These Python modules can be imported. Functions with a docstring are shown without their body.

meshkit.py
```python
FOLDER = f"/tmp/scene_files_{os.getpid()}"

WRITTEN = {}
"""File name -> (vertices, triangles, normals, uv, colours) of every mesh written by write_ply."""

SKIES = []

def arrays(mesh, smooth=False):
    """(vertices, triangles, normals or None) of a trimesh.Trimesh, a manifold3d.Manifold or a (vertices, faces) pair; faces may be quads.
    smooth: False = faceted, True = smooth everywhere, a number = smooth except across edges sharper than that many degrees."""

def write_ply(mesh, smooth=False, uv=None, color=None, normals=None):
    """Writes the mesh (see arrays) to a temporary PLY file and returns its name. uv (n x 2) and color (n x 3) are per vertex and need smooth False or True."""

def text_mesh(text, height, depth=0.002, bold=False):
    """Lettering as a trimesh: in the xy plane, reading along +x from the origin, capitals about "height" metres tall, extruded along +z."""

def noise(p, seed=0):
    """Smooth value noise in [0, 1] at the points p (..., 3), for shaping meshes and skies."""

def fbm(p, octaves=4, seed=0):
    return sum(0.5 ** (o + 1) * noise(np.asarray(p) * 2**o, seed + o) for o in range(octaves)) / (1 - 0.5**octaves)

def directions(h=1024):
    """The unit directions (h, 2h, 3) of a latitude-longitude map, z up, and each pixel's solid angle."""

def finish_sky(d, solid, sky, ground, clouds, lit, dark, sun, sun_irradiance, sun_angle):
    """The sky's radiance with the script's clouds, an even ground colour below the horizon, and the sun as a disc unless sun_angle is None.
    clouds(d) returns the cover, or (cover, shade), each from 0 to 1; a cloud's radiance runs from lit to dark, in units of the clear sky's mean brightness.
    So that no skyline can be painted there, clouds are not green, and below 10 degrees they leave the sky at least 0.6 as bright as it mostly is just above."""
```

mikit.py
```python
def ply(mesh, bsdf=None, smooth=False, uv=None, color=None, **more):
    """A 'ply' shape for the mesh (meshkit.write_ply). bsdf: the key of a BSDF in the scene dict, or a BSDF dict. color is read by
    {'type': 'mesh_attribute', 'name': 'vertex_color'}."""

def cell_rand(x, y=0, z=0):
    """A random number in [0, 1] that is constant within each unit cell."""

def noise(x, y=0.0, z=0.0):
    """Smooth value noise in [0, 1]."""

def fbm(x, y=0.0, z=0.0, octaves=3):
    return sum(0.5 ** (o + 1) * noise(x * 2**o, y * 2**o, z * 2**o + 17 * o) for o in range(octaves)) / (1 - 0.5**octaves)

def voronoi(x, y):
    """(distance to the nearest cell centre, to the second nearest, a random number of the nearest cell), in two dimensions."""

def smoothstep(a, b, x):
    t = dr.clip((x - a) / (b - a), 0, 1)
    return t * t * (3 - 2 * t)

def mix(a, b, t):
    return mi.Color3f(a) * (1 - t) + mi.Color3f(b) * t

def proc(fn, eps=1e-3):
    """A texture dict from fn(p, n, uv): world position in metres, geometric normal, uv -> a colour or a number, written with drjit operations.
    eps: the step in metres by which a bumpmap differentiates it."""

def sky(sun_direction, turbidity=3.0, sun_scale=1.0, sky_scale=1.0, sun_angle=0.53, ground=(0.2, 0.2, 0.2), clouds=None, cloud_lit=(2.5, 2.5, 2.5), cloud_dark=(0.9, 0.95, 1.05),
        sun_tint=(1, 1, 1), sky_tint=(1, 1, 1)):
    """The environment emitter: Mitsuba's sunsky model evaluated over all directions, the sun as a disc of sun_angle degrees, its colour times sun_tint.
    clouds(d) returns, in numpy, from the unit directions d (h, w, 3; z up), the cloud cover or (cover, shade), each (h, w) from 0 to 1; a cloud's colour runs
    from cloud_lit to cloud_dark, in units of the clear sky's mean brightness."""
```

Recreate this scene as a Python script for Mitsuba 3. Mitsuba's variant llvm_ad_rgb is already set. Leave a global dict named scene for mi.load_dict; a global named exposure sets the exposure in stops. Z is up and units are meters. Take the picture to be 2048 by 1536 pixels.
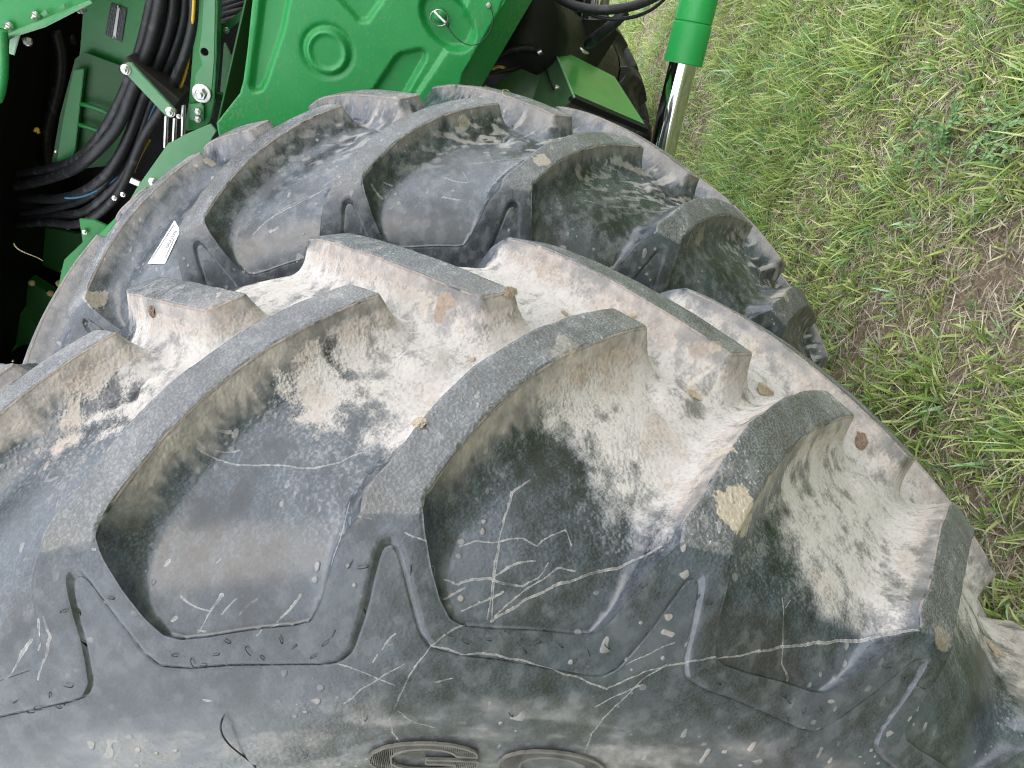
import math, random
import numpy as np
import trimesh
import shapely
from shapely.geometry import Polygon, Point, LineString
from shapely.ops import unary_union
from scipy.interpolate import PchipInterpolator
from scipy.spatial import Delaunay, cKDTree
from scipy.sparse import coo_matrix
from scipy.sparse.csgraph import connected_components
import drjit as dr
import mitsuba as mi
import mikit, meshkit
from mikit import noise, fbm, voronoi, cell_rand, smoothstep, mix

scene, labels = {}, {}
T = mi.ScalarTransform4f
PI = math.pi

# ------------------------------------------------------------------ camera, sky, exposure
AXLE = 0.93                      # height of the wheel axle above the ground
TILT = math.radians(75)          # the phone was held on its side: world up lies 75 degrees round the axle from the picture's up
CT, ST = math.cos(TILT), math.sin(TILT)
CAM_F = np.array([0.10417926, -0.76393471, 1.37439376])
RIGHT_F = np.array([0.99943167, -0.03125536, 0.0126268])
DOWN_F = np.array([-0.00726411, -0.56546498, -0.82474032])
FWD_F = np.array([0.03291757, 0.82417987, -0.56537065])
FOCAL = 1596.69                  # in pixels of a 2048 wide picture


def turn(v):
    v = np.asarray(v, float)
    return np.stack([v[..., 0] * CT + v[..., 2] * ST, v[..., 1], -v[..., 0] * ST + v[..., 2] * CT], -1)


CAM = turn(CAM_F) + [0, 0, AXLE]
RIGHT, DOWN, FWD = turn(RIGHT_F), turn(DOWN_F), turn(FWD_F)
scene['camera'] = {'type': 'perspective', 'fov': math.degrees(2 * math.atan(1024 / FOCAL)), 'fov_axis': 'x',
                   'near_clip': 0.05, 'far_clip': 400.0,
                   'to_world': T().look_at(origin=CAM.tolist(), target=(CAM + FWD).tolist(), up=(-DOWN).tolist())}
scene['sky'] = mikit.sky([0.55, -0.45, 0.70], turbidity=4, sun_scale=0.10, sun_angle=50, clouds=lambda d: 1.0,
                         cloud_lit=(2.5, 2.62, 2.80), ground=(0.15, 0.16, 0.10))
exposure = 3.2


def ray(px, py):
    return RIGHT * ((px - 1024) / FOCAL) + DOWN * ((py - 768) / FOCAL) + FWD


def at(px, py, Y):
    """the point of the upright plane y = Y (parallel to the wheels) seen at this pixel of the photograph"""
    d = ray(px, py)
    return CAM + d * ((Y - CAM[1]) / d[1])


def ground_at(px, py, z=0.0):
    d = ray(px, py)
    return CAM + d * ((z - CAM[2]) / d[2])


# ------------------------------------------------------------------ helpers
def numbered(key):
    if key not in scene and key not in labels:
        return key
    i = 1
    while f'{key}_{i:03d}' in scene or f'{key}_{i:03d}' in labels:
        i += 1
    return f'{key}_{i:03d}'


def put(key, mesh, mat, smooth=35, label=None, **more):
    key = numbered(key)
    scene[key] = mikit.ply(mesh, mat, smooth=smooth, **more)
    if label:
        labels[key] = {'label': label}
    return key


def tag(key, label, cat=None, group=None, kind=None):
    d = labels.setdefault(key, {})
    if label: d['label'] = label
    if cat: d['category'] = cat
    if group: d['group'] = group
    if kind: d['kind'] = kind


def unit(v):
    v = np.asarray(v, float)
    return v / np.linalg.norm(v)


def spline(pts, n):
    pts = np.asarray(pts, float)
    u = np.r_[0, np.cumsum(np.linalg.norm(np.diff(pts, axis=0), axis=1))]
    from scipy.interpolate import CubicSpline
    f = PchipInterpolator(u, pts) if len(pts) < 3 else CubicSpline(u, pts)
    return f(np.linspace(0, u[-1], n))


def tube(pts, r, n=40, sides=12, smooth_path=True):
    p = spline(pts, n) if smooth_path else np.asarray(pts, float)
    n = len(p)
    r = np.broadcast_to(r, (n,))
    t = np.gradient(p, axis=0)
    t /= np.linalg.norm(t, axis=1, keepdims=True)
    a = np.zeros_like(p)
    a[0] = unit(np.cross(t[0], [0.3, 0.2, 0.9]))
    for i in range(1, n):
        v = a[i - 1] - t[i] * np.dot(a[i - 1], t[i])
        a[i] = unit(v)
    b = np.cross(t, a)
    ang = np.arange(sides) * 2 * PI / sides
    v = p[:, None] + r[:, None, None] * (np.cos(ang)[None, :, None] * a[:, None] + np.sin(ang)[None, :, None] * b[:, None])
    v = np.vstack([v.reshape(-1, 3), p[:1], p[-1:]])
    f = []
    for i in range(n - 1):
        for j in range(sides):
            k = (j + 1) % sides
            f += [[i * sides + j, i * sides + k, (i + 1) * sides + k], [i * sides + j, (i + 1) * sides + k, (i + 1) * sides + j]]
    for j in range(sides):
        k = (j + 1) % sides
        f += [[n * sides, k, j], [n * sides + 1, (n - 1) * sides + j, (n - 1) * sides + k]]
    m = trimesh.Trimesh(v, f, process=False)
    return m


def frame(o, ex, ey, ez):
    M = np.eye(4)
    M[:3, 0], M[:3, 1], M[:3, 2], M[:3, 3] = ex, ey, ez, o
    return M


def axes(z, hint=(0, 0, 1)):
    z = unit(z)
    x = np.cross(hint, z)
    if np.linalg.norm(x) < 1e-3: x = np.cross([1, 0, 0.1], z)
    x = unit(x)
    return x, np.cross(z, x), z


def ring_prism(rings, n):
    """rings: list of (radius, height), closed at both ends, n sides"""
    ang = np.arange(n) * 2 * PI / n
    v = [np.stack([r * np.cos(ang), r * np.sin(ang), np.full(n, h)], 1) for r, h in rings]
    v = np.vstack(v + [np.array([[0, 0, rings[0][1]], [0, 0, rings[-1][1]]])])
    f = []
    for i in range(len(rings) - 1):
        for j in range(n):
            k = (j + 1) % n
            f += [[i * n + j, i * n + k, (i + 1) * n + k], [i * n + j, (i + 1) * n + k, (i + 1) * n + j]]
    m = len(rings) * n
    for j in range(n):
        k = (j + 1) % n
        f += [[m, k, j], [m + 1, (len(rings) - 1) * n + j, (len(rings) - 1) * n + k]]
    return trimesh.Trimesh(v, f, process=False)


def bolt(parent, o, nrm, r=0.009, washer=1.6, name='bolt', mat='mat_zinc'):
    x, y, z = axes(nrm, (0.2, 0.5, 0.8))
    parts = []
    if washer:
        parts.append(ring_prism([(r * washer, -0.004), (r * washer, 0.0016), (r * washer * .93, 0.0024)], 24))
    parts.append(ring_prism([(r * 1.08, 0.0005), (r * 1.08, r * .8), (r * .9, r)], 6))
    parts.append(ring_prism([(r * .55, r * .9), (r * .55, r * 1.5), (r * .45, r * 1.65)], 12))
    m = trimesh.util.concatenate(parts)
    m.apply_transform(frame(o, x, y, z))
    return put(f'{parent}__{name}', m, mat, smooth=30)


def extrude(poly, thick, bevel=0.0015):
    """plate of the polygon in xy, from z=0 to thick, front and back edges lightly stepped in so they catch light"""
    bevel = min(bevel, thick * .25)
    ms = [trimesh.creation.extrude_polygon(poly, thick - 2 * bevel, engine='earcut').apply_translation([0, 0, bevel])]
    q = poly.buffer(-bevel, join_style=2)
    for z in (0.0, thick - bevel - 1e-4):
        for g in getattr(q, 'geoms', [q]):
            ms.append(trimesh.creation.extrude_polygon(g, bevel + 1e-4, engine='earcut').apply_translation([0, 0, z]))
    return trimesh.util.concatenate(ms)


def plate_y(pts, Y, thick, holes=(), rounding=0.004):
    """plate parallel to the wheels, front face at y = Y, thickness away from the camera; outline given by pixels of the photograph"""
    P = np.array([at(x, y, Y)[[0, 2]] for x, y in pts])
    poly = Polygon(P).buffer(0)
    if rounding:
        poly = poly.buffer(-rounding).buffer(2 * rounding).buffer(-rounding)
    for (x, y, r) in holes:
        poly = poly.difference(Point(at(x, y, Y)[[0, 2]]).buffer(r))
    m = extrude(poly, thick)
    return m.apply_transform(np.array([[1, 0, 0, 0], [0, 0, 1, Y], [0, 1, 0, 0], [0, 0, 0, 1.0]])) if True else m


def plate3(P, thick, rounding=0.003):
    """plate through the 3-D points P (about planar), thickness towards the camera's far side"""
    P = np.asarray(P, float)
    c = P.mean(0)
    _, _, vt = np.linalg.svd(P - c)
    n = vt[2]
    if np.dot(n, CAM - c) > 0: n = -n
    x, y, z = axes(n)
    q = np.stack([(P - c) @ x, (P - c) @ y], 1)
    poly = Polygon(q).buffer(0)
    if rounding: poly = poly.buffer(-rounding).buffer(2 * rounding).buffer(-rounding)
    m = extrude(poly, thick)
    return m.apply_transform(frame(c, x, y, z)), n


def rbox(c, ex, ey, ez, sx, sy, sz, b=0.004):
    import manifold3d as m3
    ex, ey, ez = unit(ex), unit(ey), unit(ez)
    pts = []
    for i in (-1, 1):
        for j in (-1, 1):
            for k in (-1, 1):
                for ax in range(3):
                    d = [sx / 2 - b, sy / 2 - b, sz / 2 - b]
                    d[ax] += b
                    pts.append([i * d[0], j * d[1], k * d[2]])
    m = trimesh.Trimesh(pts).convex_hull if False else trimesh.convex.convex_hull(np.array(pts))
    return m.apply_transform(frame(c, ex, ey, ez))


# ------------------------------------------------------------------ plain materials
def mat(key, color, rough=0.4, metallic=0.0, spec=0.5, clearcoat=0.0, two=True, **k):
    b = {'type': 'principled', 'base_color': color if isinstance(color, dict) else {'type': 'rgb', 'value': list(color)},
         'roughness': rough, 'metallic': metallic, 'specular': spec, **k}
    if clearcoat: b |= {'clearcoat': clearcoat, 'clearcoat_gloss': 0.85}
    scene[key] = {'type': 'twosided', 'nested': b} if two else b


def green_fn(p, n, uv):
    d = fbm(p.x * 9, p.y * 9, p.z * 9)
    f = fbm(p.x * 160, p.y * 160, p.z * 160)
    g = mix((0.009, 0.215, 0.046), (0.015, 0.262, 0.064), d)
    g = mix(g, (0.16, 0.27, 0.16), smoothstep(.60, .9, f) * .25 + smoothstep(.5, .85, d) * .10)
    return mix(g, (.20, .20, .14), smoothstep(.60, .75, fbm(p.x * 5, p.y * 5, p.z * 5 + 3.0)) * smoothstep(.45, .7, f) * .35 + smoothstep(.82, .85, noise(p.x * 110, p.y * 110, p.z * 110)) * .12)


def green_rough(p, n, uv):
    return 0.30 + .22 * fbm(p.x * 14, p.y * 14, p.z * 14) + .06 * noise(p.x * 300, p.y * 300, p.z * 300)


mat('mat_green', mikit.proc(green_fn), mikit.proc(green_rough), spec=0.5, clearcoat=.25)
mat('mat_green_matt', mikit.proc(lambda p, n, uv: mix((0.014, 0.29, 0.060), (0.024, 0.335, 0.080), fbm(p.x * 11, p.y * 11, p.z * 11)) + smoothstep(.6, .9, fbm(p.x * 190, p.y * 190, p.z * 190)) * .018),
    mikit.proc(lambda p, n, uv: .36 + .14 * fbm(p.x * 20, p.y * 20, p.z * 20)))
mat('mat_green_dusty', mikit.proc(lambda p, n, uv: mix((0.05, 0.23, 0.095), (0.17, 0.29, 0.175), fbm(p.x * 16, p.y * 16, p.z * 16) * .8)),
    mikit.proc(lambda p, n, uv: .34 + .2 * fbm(p.x * 30, p.y * 30, p.z * 30)))
mat('mat_zinc', mikit.proc(lambda p, n, uv: mix((.55, .56, .55), (.75, .74, .70), fbm(p.x * 220, p.y * 220, p.z * 220))), .32, metallic=1.0)
mat('mat_chrome', mikit.proc(lambda p, n, uv: mix((.72, .73, .75), (.80, .80, .80), noise(p.x * 60, p.y * 60, p.z * 60))), .08, metallic=1.0)
mat('mat_hose', mikit.proc(lambda p, n, uv: mix((.009, .010, .012), (.040, .042, .046), smoothstep(.55, .85, fbm(p.x * 40, p.y * 40, p.z * 40)))),
    mikit.proc(lambda p, n, uv: .38 + .25 * fbm(p.x * 60, p.y * 60, p.z * 60)))
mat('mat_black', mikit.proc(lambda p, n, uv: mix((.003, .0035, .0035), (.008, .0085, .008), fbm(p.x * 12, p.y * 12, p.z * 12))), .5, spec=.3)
mat('mat_black_steel', mikit.proc(lambda p, n, uv: mix((.012, .013, .014), (.05, .05, .048), smoothstep(.45, .9, fbm(p.x * 18, p.y * 18, p.z * 18)))), .45)
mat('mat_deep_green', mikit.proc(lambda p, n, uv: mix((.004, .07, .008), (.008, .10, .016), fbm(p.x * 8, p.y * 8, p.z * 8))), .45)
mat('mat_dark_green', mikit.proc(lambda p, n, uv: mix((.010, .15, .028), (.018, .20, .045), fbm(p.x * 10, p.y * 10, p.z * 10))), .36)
mat('mat_blue', (.008, .09, .17), .4)
mat('mat_yellow', (.55, .36, .03), .4)
mat('mat_straw', mikit.proc(lambda p, n, uv: mix((.36, .27, .13), (.5, .42, .24), noise(p.x * 90, p.y * 90, p.z * 90))), .6)
mat('mat_plate_black', (.012, .014, .016), .35)
mat('mat_plate_print', (.10, .105, .10), .4)
mat('mat_sticker', mikit.proc(lambda p, n, uv: mix((.60, .60, .58), (.76, .76, .75), fbm(p.x * 60, p.y * 60, p.z * 60))), .4)
mat('mat_ink', (.16, .16, .18), .5)


# ------------------------------------------------------------------ tyres
NL = 21
RR = 0.95
DPHI = 2 * PI / NL
PITCH = RR * DPHI
OFF = -0.1456
PSI = -0.1560771575697583
Y_OUT, Y_IN = 0.0, 0.7641925829768721
PS = np.array([0, .05, .10, .15, .20, .25, .27, .29, .32, .35, .38, .40, .44, .50, .58, .63])
PF = np.array([(0, .926), (.05, .92425), (.10, .919), (.149, .9105), (.197, .899), (.244, .8835), (.262, .874), (.279, .862), (.2985, .838), (.311, .811), (.3205, .783), (.3255, .764), (.332, .725), (.3345, .665), (.325, .586), (.31, .535)])
PT = np.array([(0, .976), (.0515, .9742), (.1035, .9686), (.156, .959), (.2085, .9455), (.261, .9278), (.2795, .918), (.2905, .9005), (.3040, .8605), (.3145, .8195), (.3245, .7860), (.3305, .7655), (.337, .7255), (.3395, .666), (.330, .584), (.315, .53)])
FLOOR, TOP = PchipInterpolator(PS, PF), PchipInterpolator(PS, PT)


def profile(I, s):
    v = I(np.abs(s))
    v[..., 0] *= np.sign(s)
    return v


def depth(s):
    return np.linalg.norm(TOP(np.abs(s)) - FLOOR(np.abs(s)), axis=-1)


UP = [(0, -.272), (.0022, -.256), (.010, -.243), (.025, -.225), (.0445, -.192), (.064, -.162), (.092, -.123), (.118, -.096), (.149, -.062), (.195, -.021), (.243, .013),
      (.281, -.012), (.245, -.038), (.211, -.067), (.176, -.098), (.134, -.143), (.105, -.18), (.079, -.2175), (.064, -.240), (.0555, -.256), (.0535, -.268),
      (.056, -.2875), (.0625, -.31), (.0722, -.332), (.083, -.3455), (.098, -.351), (.1256, -.352), (.1755, -.350), (.2145, -.3495), (.2314, -.3465), (.242, -.3345), (.2549, -.313), (.2659, -.295)]
LOW = [(-.0493, -.3835), (-.0307, -.3815), (-.0177, -.372), (-.0085, -.353), (.0008, -.334), (.0076, -.315), (.0139, -.2995), (.0187, -.293), (.0261, -.2905), (.0325, -.293), (.0365, -.2985),
       (.0415, -.3115), (.0513, -.3395), (.0566, -.3545), (.0673, -.368), (.0962, -.3745), (.1381, -.3765), (.182, -.3805)]


def tread_tile(step=0.0032, grid=0.011, fr=(0, .06, .13, .21, .31, .43, .57, .73, .88, 1.0)):
    """One pitch of the tread as a periodic triangle mesh in (a along the circumference, s across), with the height fraction of each vertex."""
    ks = range(-4, 6)
    up = [(x + k * PITCH, y) for k in ks for x, y in UP]
    low = [(x + k * PITCH, y) for k in ks for x, y in LOW]
    A = Polygon(up + low[::-1]).buffer(0)
    A = A.buffer(-.0035).buffer(.007).buffer(-.0035)
    Bq = shapely.affinity.translate(shapely.affinity.scale(A, 1, -1, origin=(0, 0)), OFF, 0)
    P = unary_union([A, Bq])
    lines = [shapely.segmentize(shapely.simplify(g.exterior, 5e-5), step) for g in getattr(P, 'geoms', [P])]
    bp, bn = [], []
    for ln in lines:
        L = ln.length
        n = int(L / step)
        q = np.array([ln.interpolate(i * L / n).coords[0] for i in range(n)])
        t = np.roll(q, -1, 0) - np.roll(q, 1, 0)
        t /= np.linalg.norm(t, axis=1, keepdims=True) + 1e-12
        nr = np.stack([t[:, 1], -t[:, 0]], 1)
        if not ln.is_ccw: nr = -nr
        bp.append(q); bn.append(nr)
    bp, bn = np.vstack(bp), np.vstack(bn)
    ok = (bp[:, 0] > -1.5 * PITCH) & (bp[:, 0] < 2.5 * PITCH)
    bp, bn = bp[ok], bn[ok]
    tree = cKDTree(bp)

    def fillet(s):
        H = depth(s)
        k = np.clip((np.abs(s) - .225) / .10, 0, 1)
        return (1.15 + (.55 - 1.15) * k * k * (3 - 2 * k)) * H + .004 - .0015 * k

    cen = (bp[:, 0] >= 0) & (bp[:, 0] < PITCH)
    q, nr = bp[cen], bn[cen]
    H, W = depth(q[:, 1]), fillet(q[:, 1])

    def in_tongue(v):
        ab = np.abs(v[:, 1])
        aa = np.mod(v[:, 0] - np.where(v[:, 1] > 0, OFF, 0) + .05, PITCH) - .05
        return ((ab > .287) & (aa > -.0135) & (aa < .0562)) | (ab > .357)

    low_edge = in_tongue(q + nr * .002)
    W = np.where(low_edge, .0026, W)
    H = np.where(low_edge, .006, H)
    pts = [q, (q - nr * .0022)]
    # keep the inner ring only where it is inside
    for i, f in enumerate(fr[1:]):
        sel = (H > .02) | (f == fr[-1]) | ((f == fr[len(fr) // 2]) & ~low_edge)
        pts.append((q + nr * (W * f)[:, None])[sel])
    flat = (W + .0018)[H < .02]
    pts += [(q - nr * .0042), (q + nr * (W + .0018)[:, None])[H < .02], (q + nr * .0062)[low_edge]]
    ring = np.vstack(pts[1:])
    # drop ring points that another stretch of outline is nearer to
    want = np.concatenate([np.full(len(q), .0022)] + [(W * f)[(H > .02) | (f == fr[-1]) | ((f == fr[len(fr) // 2]) & ~low_edge)] for f in fr[1:]] + [np.full(len(q), .0042), flat, np.full(int(low_edge.sum()), .0062)])
    d, _ = tree.query(ring)
    ring = ring[d > want * .93]
    ring = ring[np.unique(np.round(ring / 4e-4), axis=0, return_index=True)[1]]
    gx, gy = np.meshgrid(np.arange(0, PITCH, grid), np.arange(-.63, .6301, grid))
    rng = np.random.default_rng(3)
    g = np.stack([gx.ravel(), gy.ravel()], 1) + rng.uniform(-.002, .002, (gx.size, 2)) * [1, 1]
    edge = np.abs(np.abs(gy.ravel()) - .63) < 1e-3
    g[edge, 1] = np.sign(g[edge, 1]) * .63
    g[:, 1] = np.clip(g[:, 1], -.63, .63)
    tr2 = cKDTree(np.vstack([q, ring]))
    g = g[tr2.query(g)[0] > grid * .5]
    V = np.vstack([q, ring, g])
    V[:, 0] = np.mod(V[:, 0], PITCH)
    isb = np.r_[np.ones(len(q), bool), np.zeros(len(ring) + len(g), bool)]
    n = len(V)
    d, idx = tree.query(V)
    inside = shapely.contains_xy(P, V[:, 0], V[:, 1]) | isb
    Wn = fillet(bp[idx, 1])
    # the tongues under the lugs and the sidewall lie only a few millimetres below the lug's face
    Hv, ab = depth(V[:, 1]), np.abs(V[:, 1])
    aa = np.mod(V[:, 0] - np.where(V[:, 1] > 0, OFF, 0) + .05, PITCH) - .05
    tongue = ~inside & (((ab > .287) & (aa > -.0135) & (aa < .0562)) | (ab > .357))
    shallow = np.minimum(1, (.0032 + .0034 * np.clip((.352 - ab) / .06, 0, 1)) / Hv)
    Wn = np.where(tongue, np.minimum(Wn, .0026), Wn)
    z = np.where(inside, 1.0, np.clip(1 - d / Wn, 0, 1) ** 4)
    z = np.where(tongue, 1 - (1 - z) * shallow, z)
    # hairline seam left by the mould round the feet of the lugs
    z = z - np.where(tongue & (d > .0014) & (d < .0034), .0016 / Hv, 0)
    # a hairline seam round the legs of the lugs, and worn nicks along the edges
    leg = inside & (ab > .272) & (d > .0012) & (d < .0032) & ~in_tongue(bp[idx] + bn[idx] * .002)
    nick = np.clip(meshkit.noise(np.c_[V * 70, V[:, :1] * 0], 4) * 2.2 - 1.15, 0, 1) * (ab < .272)
    z = np.where(inside, 1.0 - np.clip(.0022 - d, 0, 1) / .0022 * np.minimum((.0011 + .0030 * nick) / Hv, .12), z) - np.where(leg, .0015 / Hv, 0)
    big = np.vstack([V + [k * PITCH, 0] for k in range(-2, 3)])
    tri = Delaunay(big).simplices
    a, b, c = big[tri[:, 0]], big[tri[:, 1]], big[tri[:, 2]]
    area = (b - a)[:, 0] * (c - a)[:, 1] - (b - a)[:, 1] * (c - a)[:, 0]
    tri = np.where((area < 0)[:, None], tri[:, [0, 2, 1]], tri)
    tri = tri[np.abs(area) > 1e-10]
    cen = big[tri].mean(1)
    keep = (cen[:, 0] > -1.6 * PITCH) & (cen[:, 0] < 2.6 * PITCH)
    tri, cen = tri[keep], cen[keep]
    return dict(V=V, big=big, tri=tri, cen=cen, z=np.tile(z, 5), inside=np.tile(inside, 5), d=np.tile(np.where(inside, d, -d), 5), isb=np.tile(isb, 5), n=n)


def tyre_bumps(a, s):
    """small moulded marks: the seam at the edge of the tread mould and a disc between the lugs"""
    h = .0012 * np.exp(-((np.abs(s) - .432) / .0035) ** 2)
    for sg, off in ((1, 0.0), (-1, OFF)):
        aa = np.mod(a - off - .185 + PITCH / 2, PITCH) - PITCH / 2
        r = np.hypot(aa, sg * s - .064)
        h = h + .007 / (1 + np.exp((r - .024) / .0012))
    # fine mould line up the tongue
    aa = np.mod(a - .026 + PITCH / 2, PITCH) - PITCH / 2
    h = h + np.where(s < -.27, .0005 * np.exp(-(aa / .0015) ** 2), 0)
    return h


def wrap(a, s, z):
    F, Tt = profile(FLOOR, s), profile(TOP, s)
    q = F + (Tt - F) * z[:, None]
    e = 1e-4
    tan = profile(FLOOR, s + e) - profile(FLOOR, s - e)
    nrm = np.stack([-tan[:, 1], tan[:, 0]], 1)
    nrm /= np.linalg.norm(nrm, axis=1, keepdims=True)
    q = q + nrm * (tyre_bumps(a, s) * (1 - z))[:, None]
    ph = a / RR
    return np.stack([q[:, 1] * np.sin(ph), q[:, 0], q[:, 1] * np.cos(ph)], 1)


def vnormals(P, f):
    fn = np.cross(P[f[:, 1]] - P[f[:, 0]], P[f[:, 2]] - P[f[:, 0]])
    N = np.zeros_like(P)
    for k in range(3):
        np.add.at(N, f[:, k], fn)
    return N / np.maximum(np.linalg.norm(N, axis=1, keepdims=True), 1e-12)


def make_tread(step, grid, fr):
    t = tread_tile(step, grid, fr)
    big, tri, cen = t['big'], t['tri'], t['cen']
    P = wrap(big[:, 0], big[:, 1], t['z'])
    # outward winding
    fn = np.cross(P[tri[:, 1]] - P[tri[:, 0]], P[tri[:, 2]] - P[tri[:, 0]])
    c3 = P[tri].mean(1)
    out = np.stack([c3[:, 0], np.sign(c3[:, 1]) * .3 * (np.abs(cen[:, 1]) > .3), c3[:, 2]], 1)
    if (np.einsum('ij,ij->i', fn, out) < 0).mean() > .5: tri = tri[:, [0, 2, 1]]
    topf = t['inside'][tri].all(1)
    Nt, No = vnormals(P, tri[topf]), vnormals(P, tri[~topf])

    def piece(sel):
        V, N, UV, F, base = [], [], [], [], 0
        for grp, NN in ((topf & sel, Nt), (~topf & sel, No)):
            f = tri[grp]
            if not len(f): continue
            u, inv = np.unique(f, return_inverse=True)
            V.append(P[u]); N.append(NN[u]); UV.append(big[u]); F.append(inv.reshape(-1, 3) + base)
            base += len(u)
        return np.vstack(V), np.vstack(N), np.vstack(UV), np.vstack(F)

    zc = t['z'][tri].mean(1)
    lugf = (zc > .25) & (np.abs(cen[:, 1]) < .283)
    # components
    f = tri[lugf]
    nv = len(P)
    e = np.vstack([f[:, [0, 1]], f[:, [1, 2]]])
    ncomp, lab = connected_components(coo_matrix((np.ones(len(e)), (e[:, 0], e[:, 1])), shape=(nv, nv)), directed=False)
    fl = lab[f[:, 0]]
    lug_ids = {}
    pieces, lugmask = [], np.zeros(len(tri), bool)
    counts = np.bincount(fl)
    order = [i for i in np.argsort(-counts) if counts[i] > .5 * counts.max()]
    info = []
    for i in order:
        sel = np.where(lugf)[0][fl == i]
        ca = cen[sel].mean(0)
        info.append((i, ca, len(sel), sel))
    full = max(x[2] for x in info)
    for side in (-1, 1):
        c = [x for x in info if np.sign(x[1][1]) == side and x[2] > .9 * full]
        c.sort(key=lambda x: abs(x[1][0] - .14))
        m = np.zeros(len(tri), bool); m[c[0][3]] = True
        pieces.append(piece(m))
    for x in info: lugmask[x[3]] = True
    cent = (cen[:, 0] >= 0) & (cen[:, 0] < PITCH) & ~lugmask
    return piece(cent), pieces[0], pieces[1]


def rot_y(v, ang):
    c, s = math.cos(ang), math.sin(ang)
    return np.stack([v[:, 0] * c + v[:, 2] * s, v[:, 1], -v[:, 0] * s + v[:, 2] * c], 1)


def raw_ply(V, F, N, UV, matkey, to_world):
    path = meshkit.write_ply(trimesh.Trimesh(V, F, process=False), False, UV, None, N)
    return {'type': 'ply', 'filename': path, 'face_normals': False, 'bsdf': {'type': 'ref', 'id': matkey}, 'to_world': to_world}


FINE = make_tread(.0034, .012, (0, .06, .13, .21, .31, .43, .57, .73, .88, 1.0))
COARSE = make_tread(.008, .024, (0, .13, .31, .57, 1.0))
RIM = [(.535, -.312), (.56, -.318), (.565, -.300), (.52, -.285), (.50, -.20), (.47, -.15), (.30, -.12), (.16, -.10), (.0, -.10)]


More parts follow.
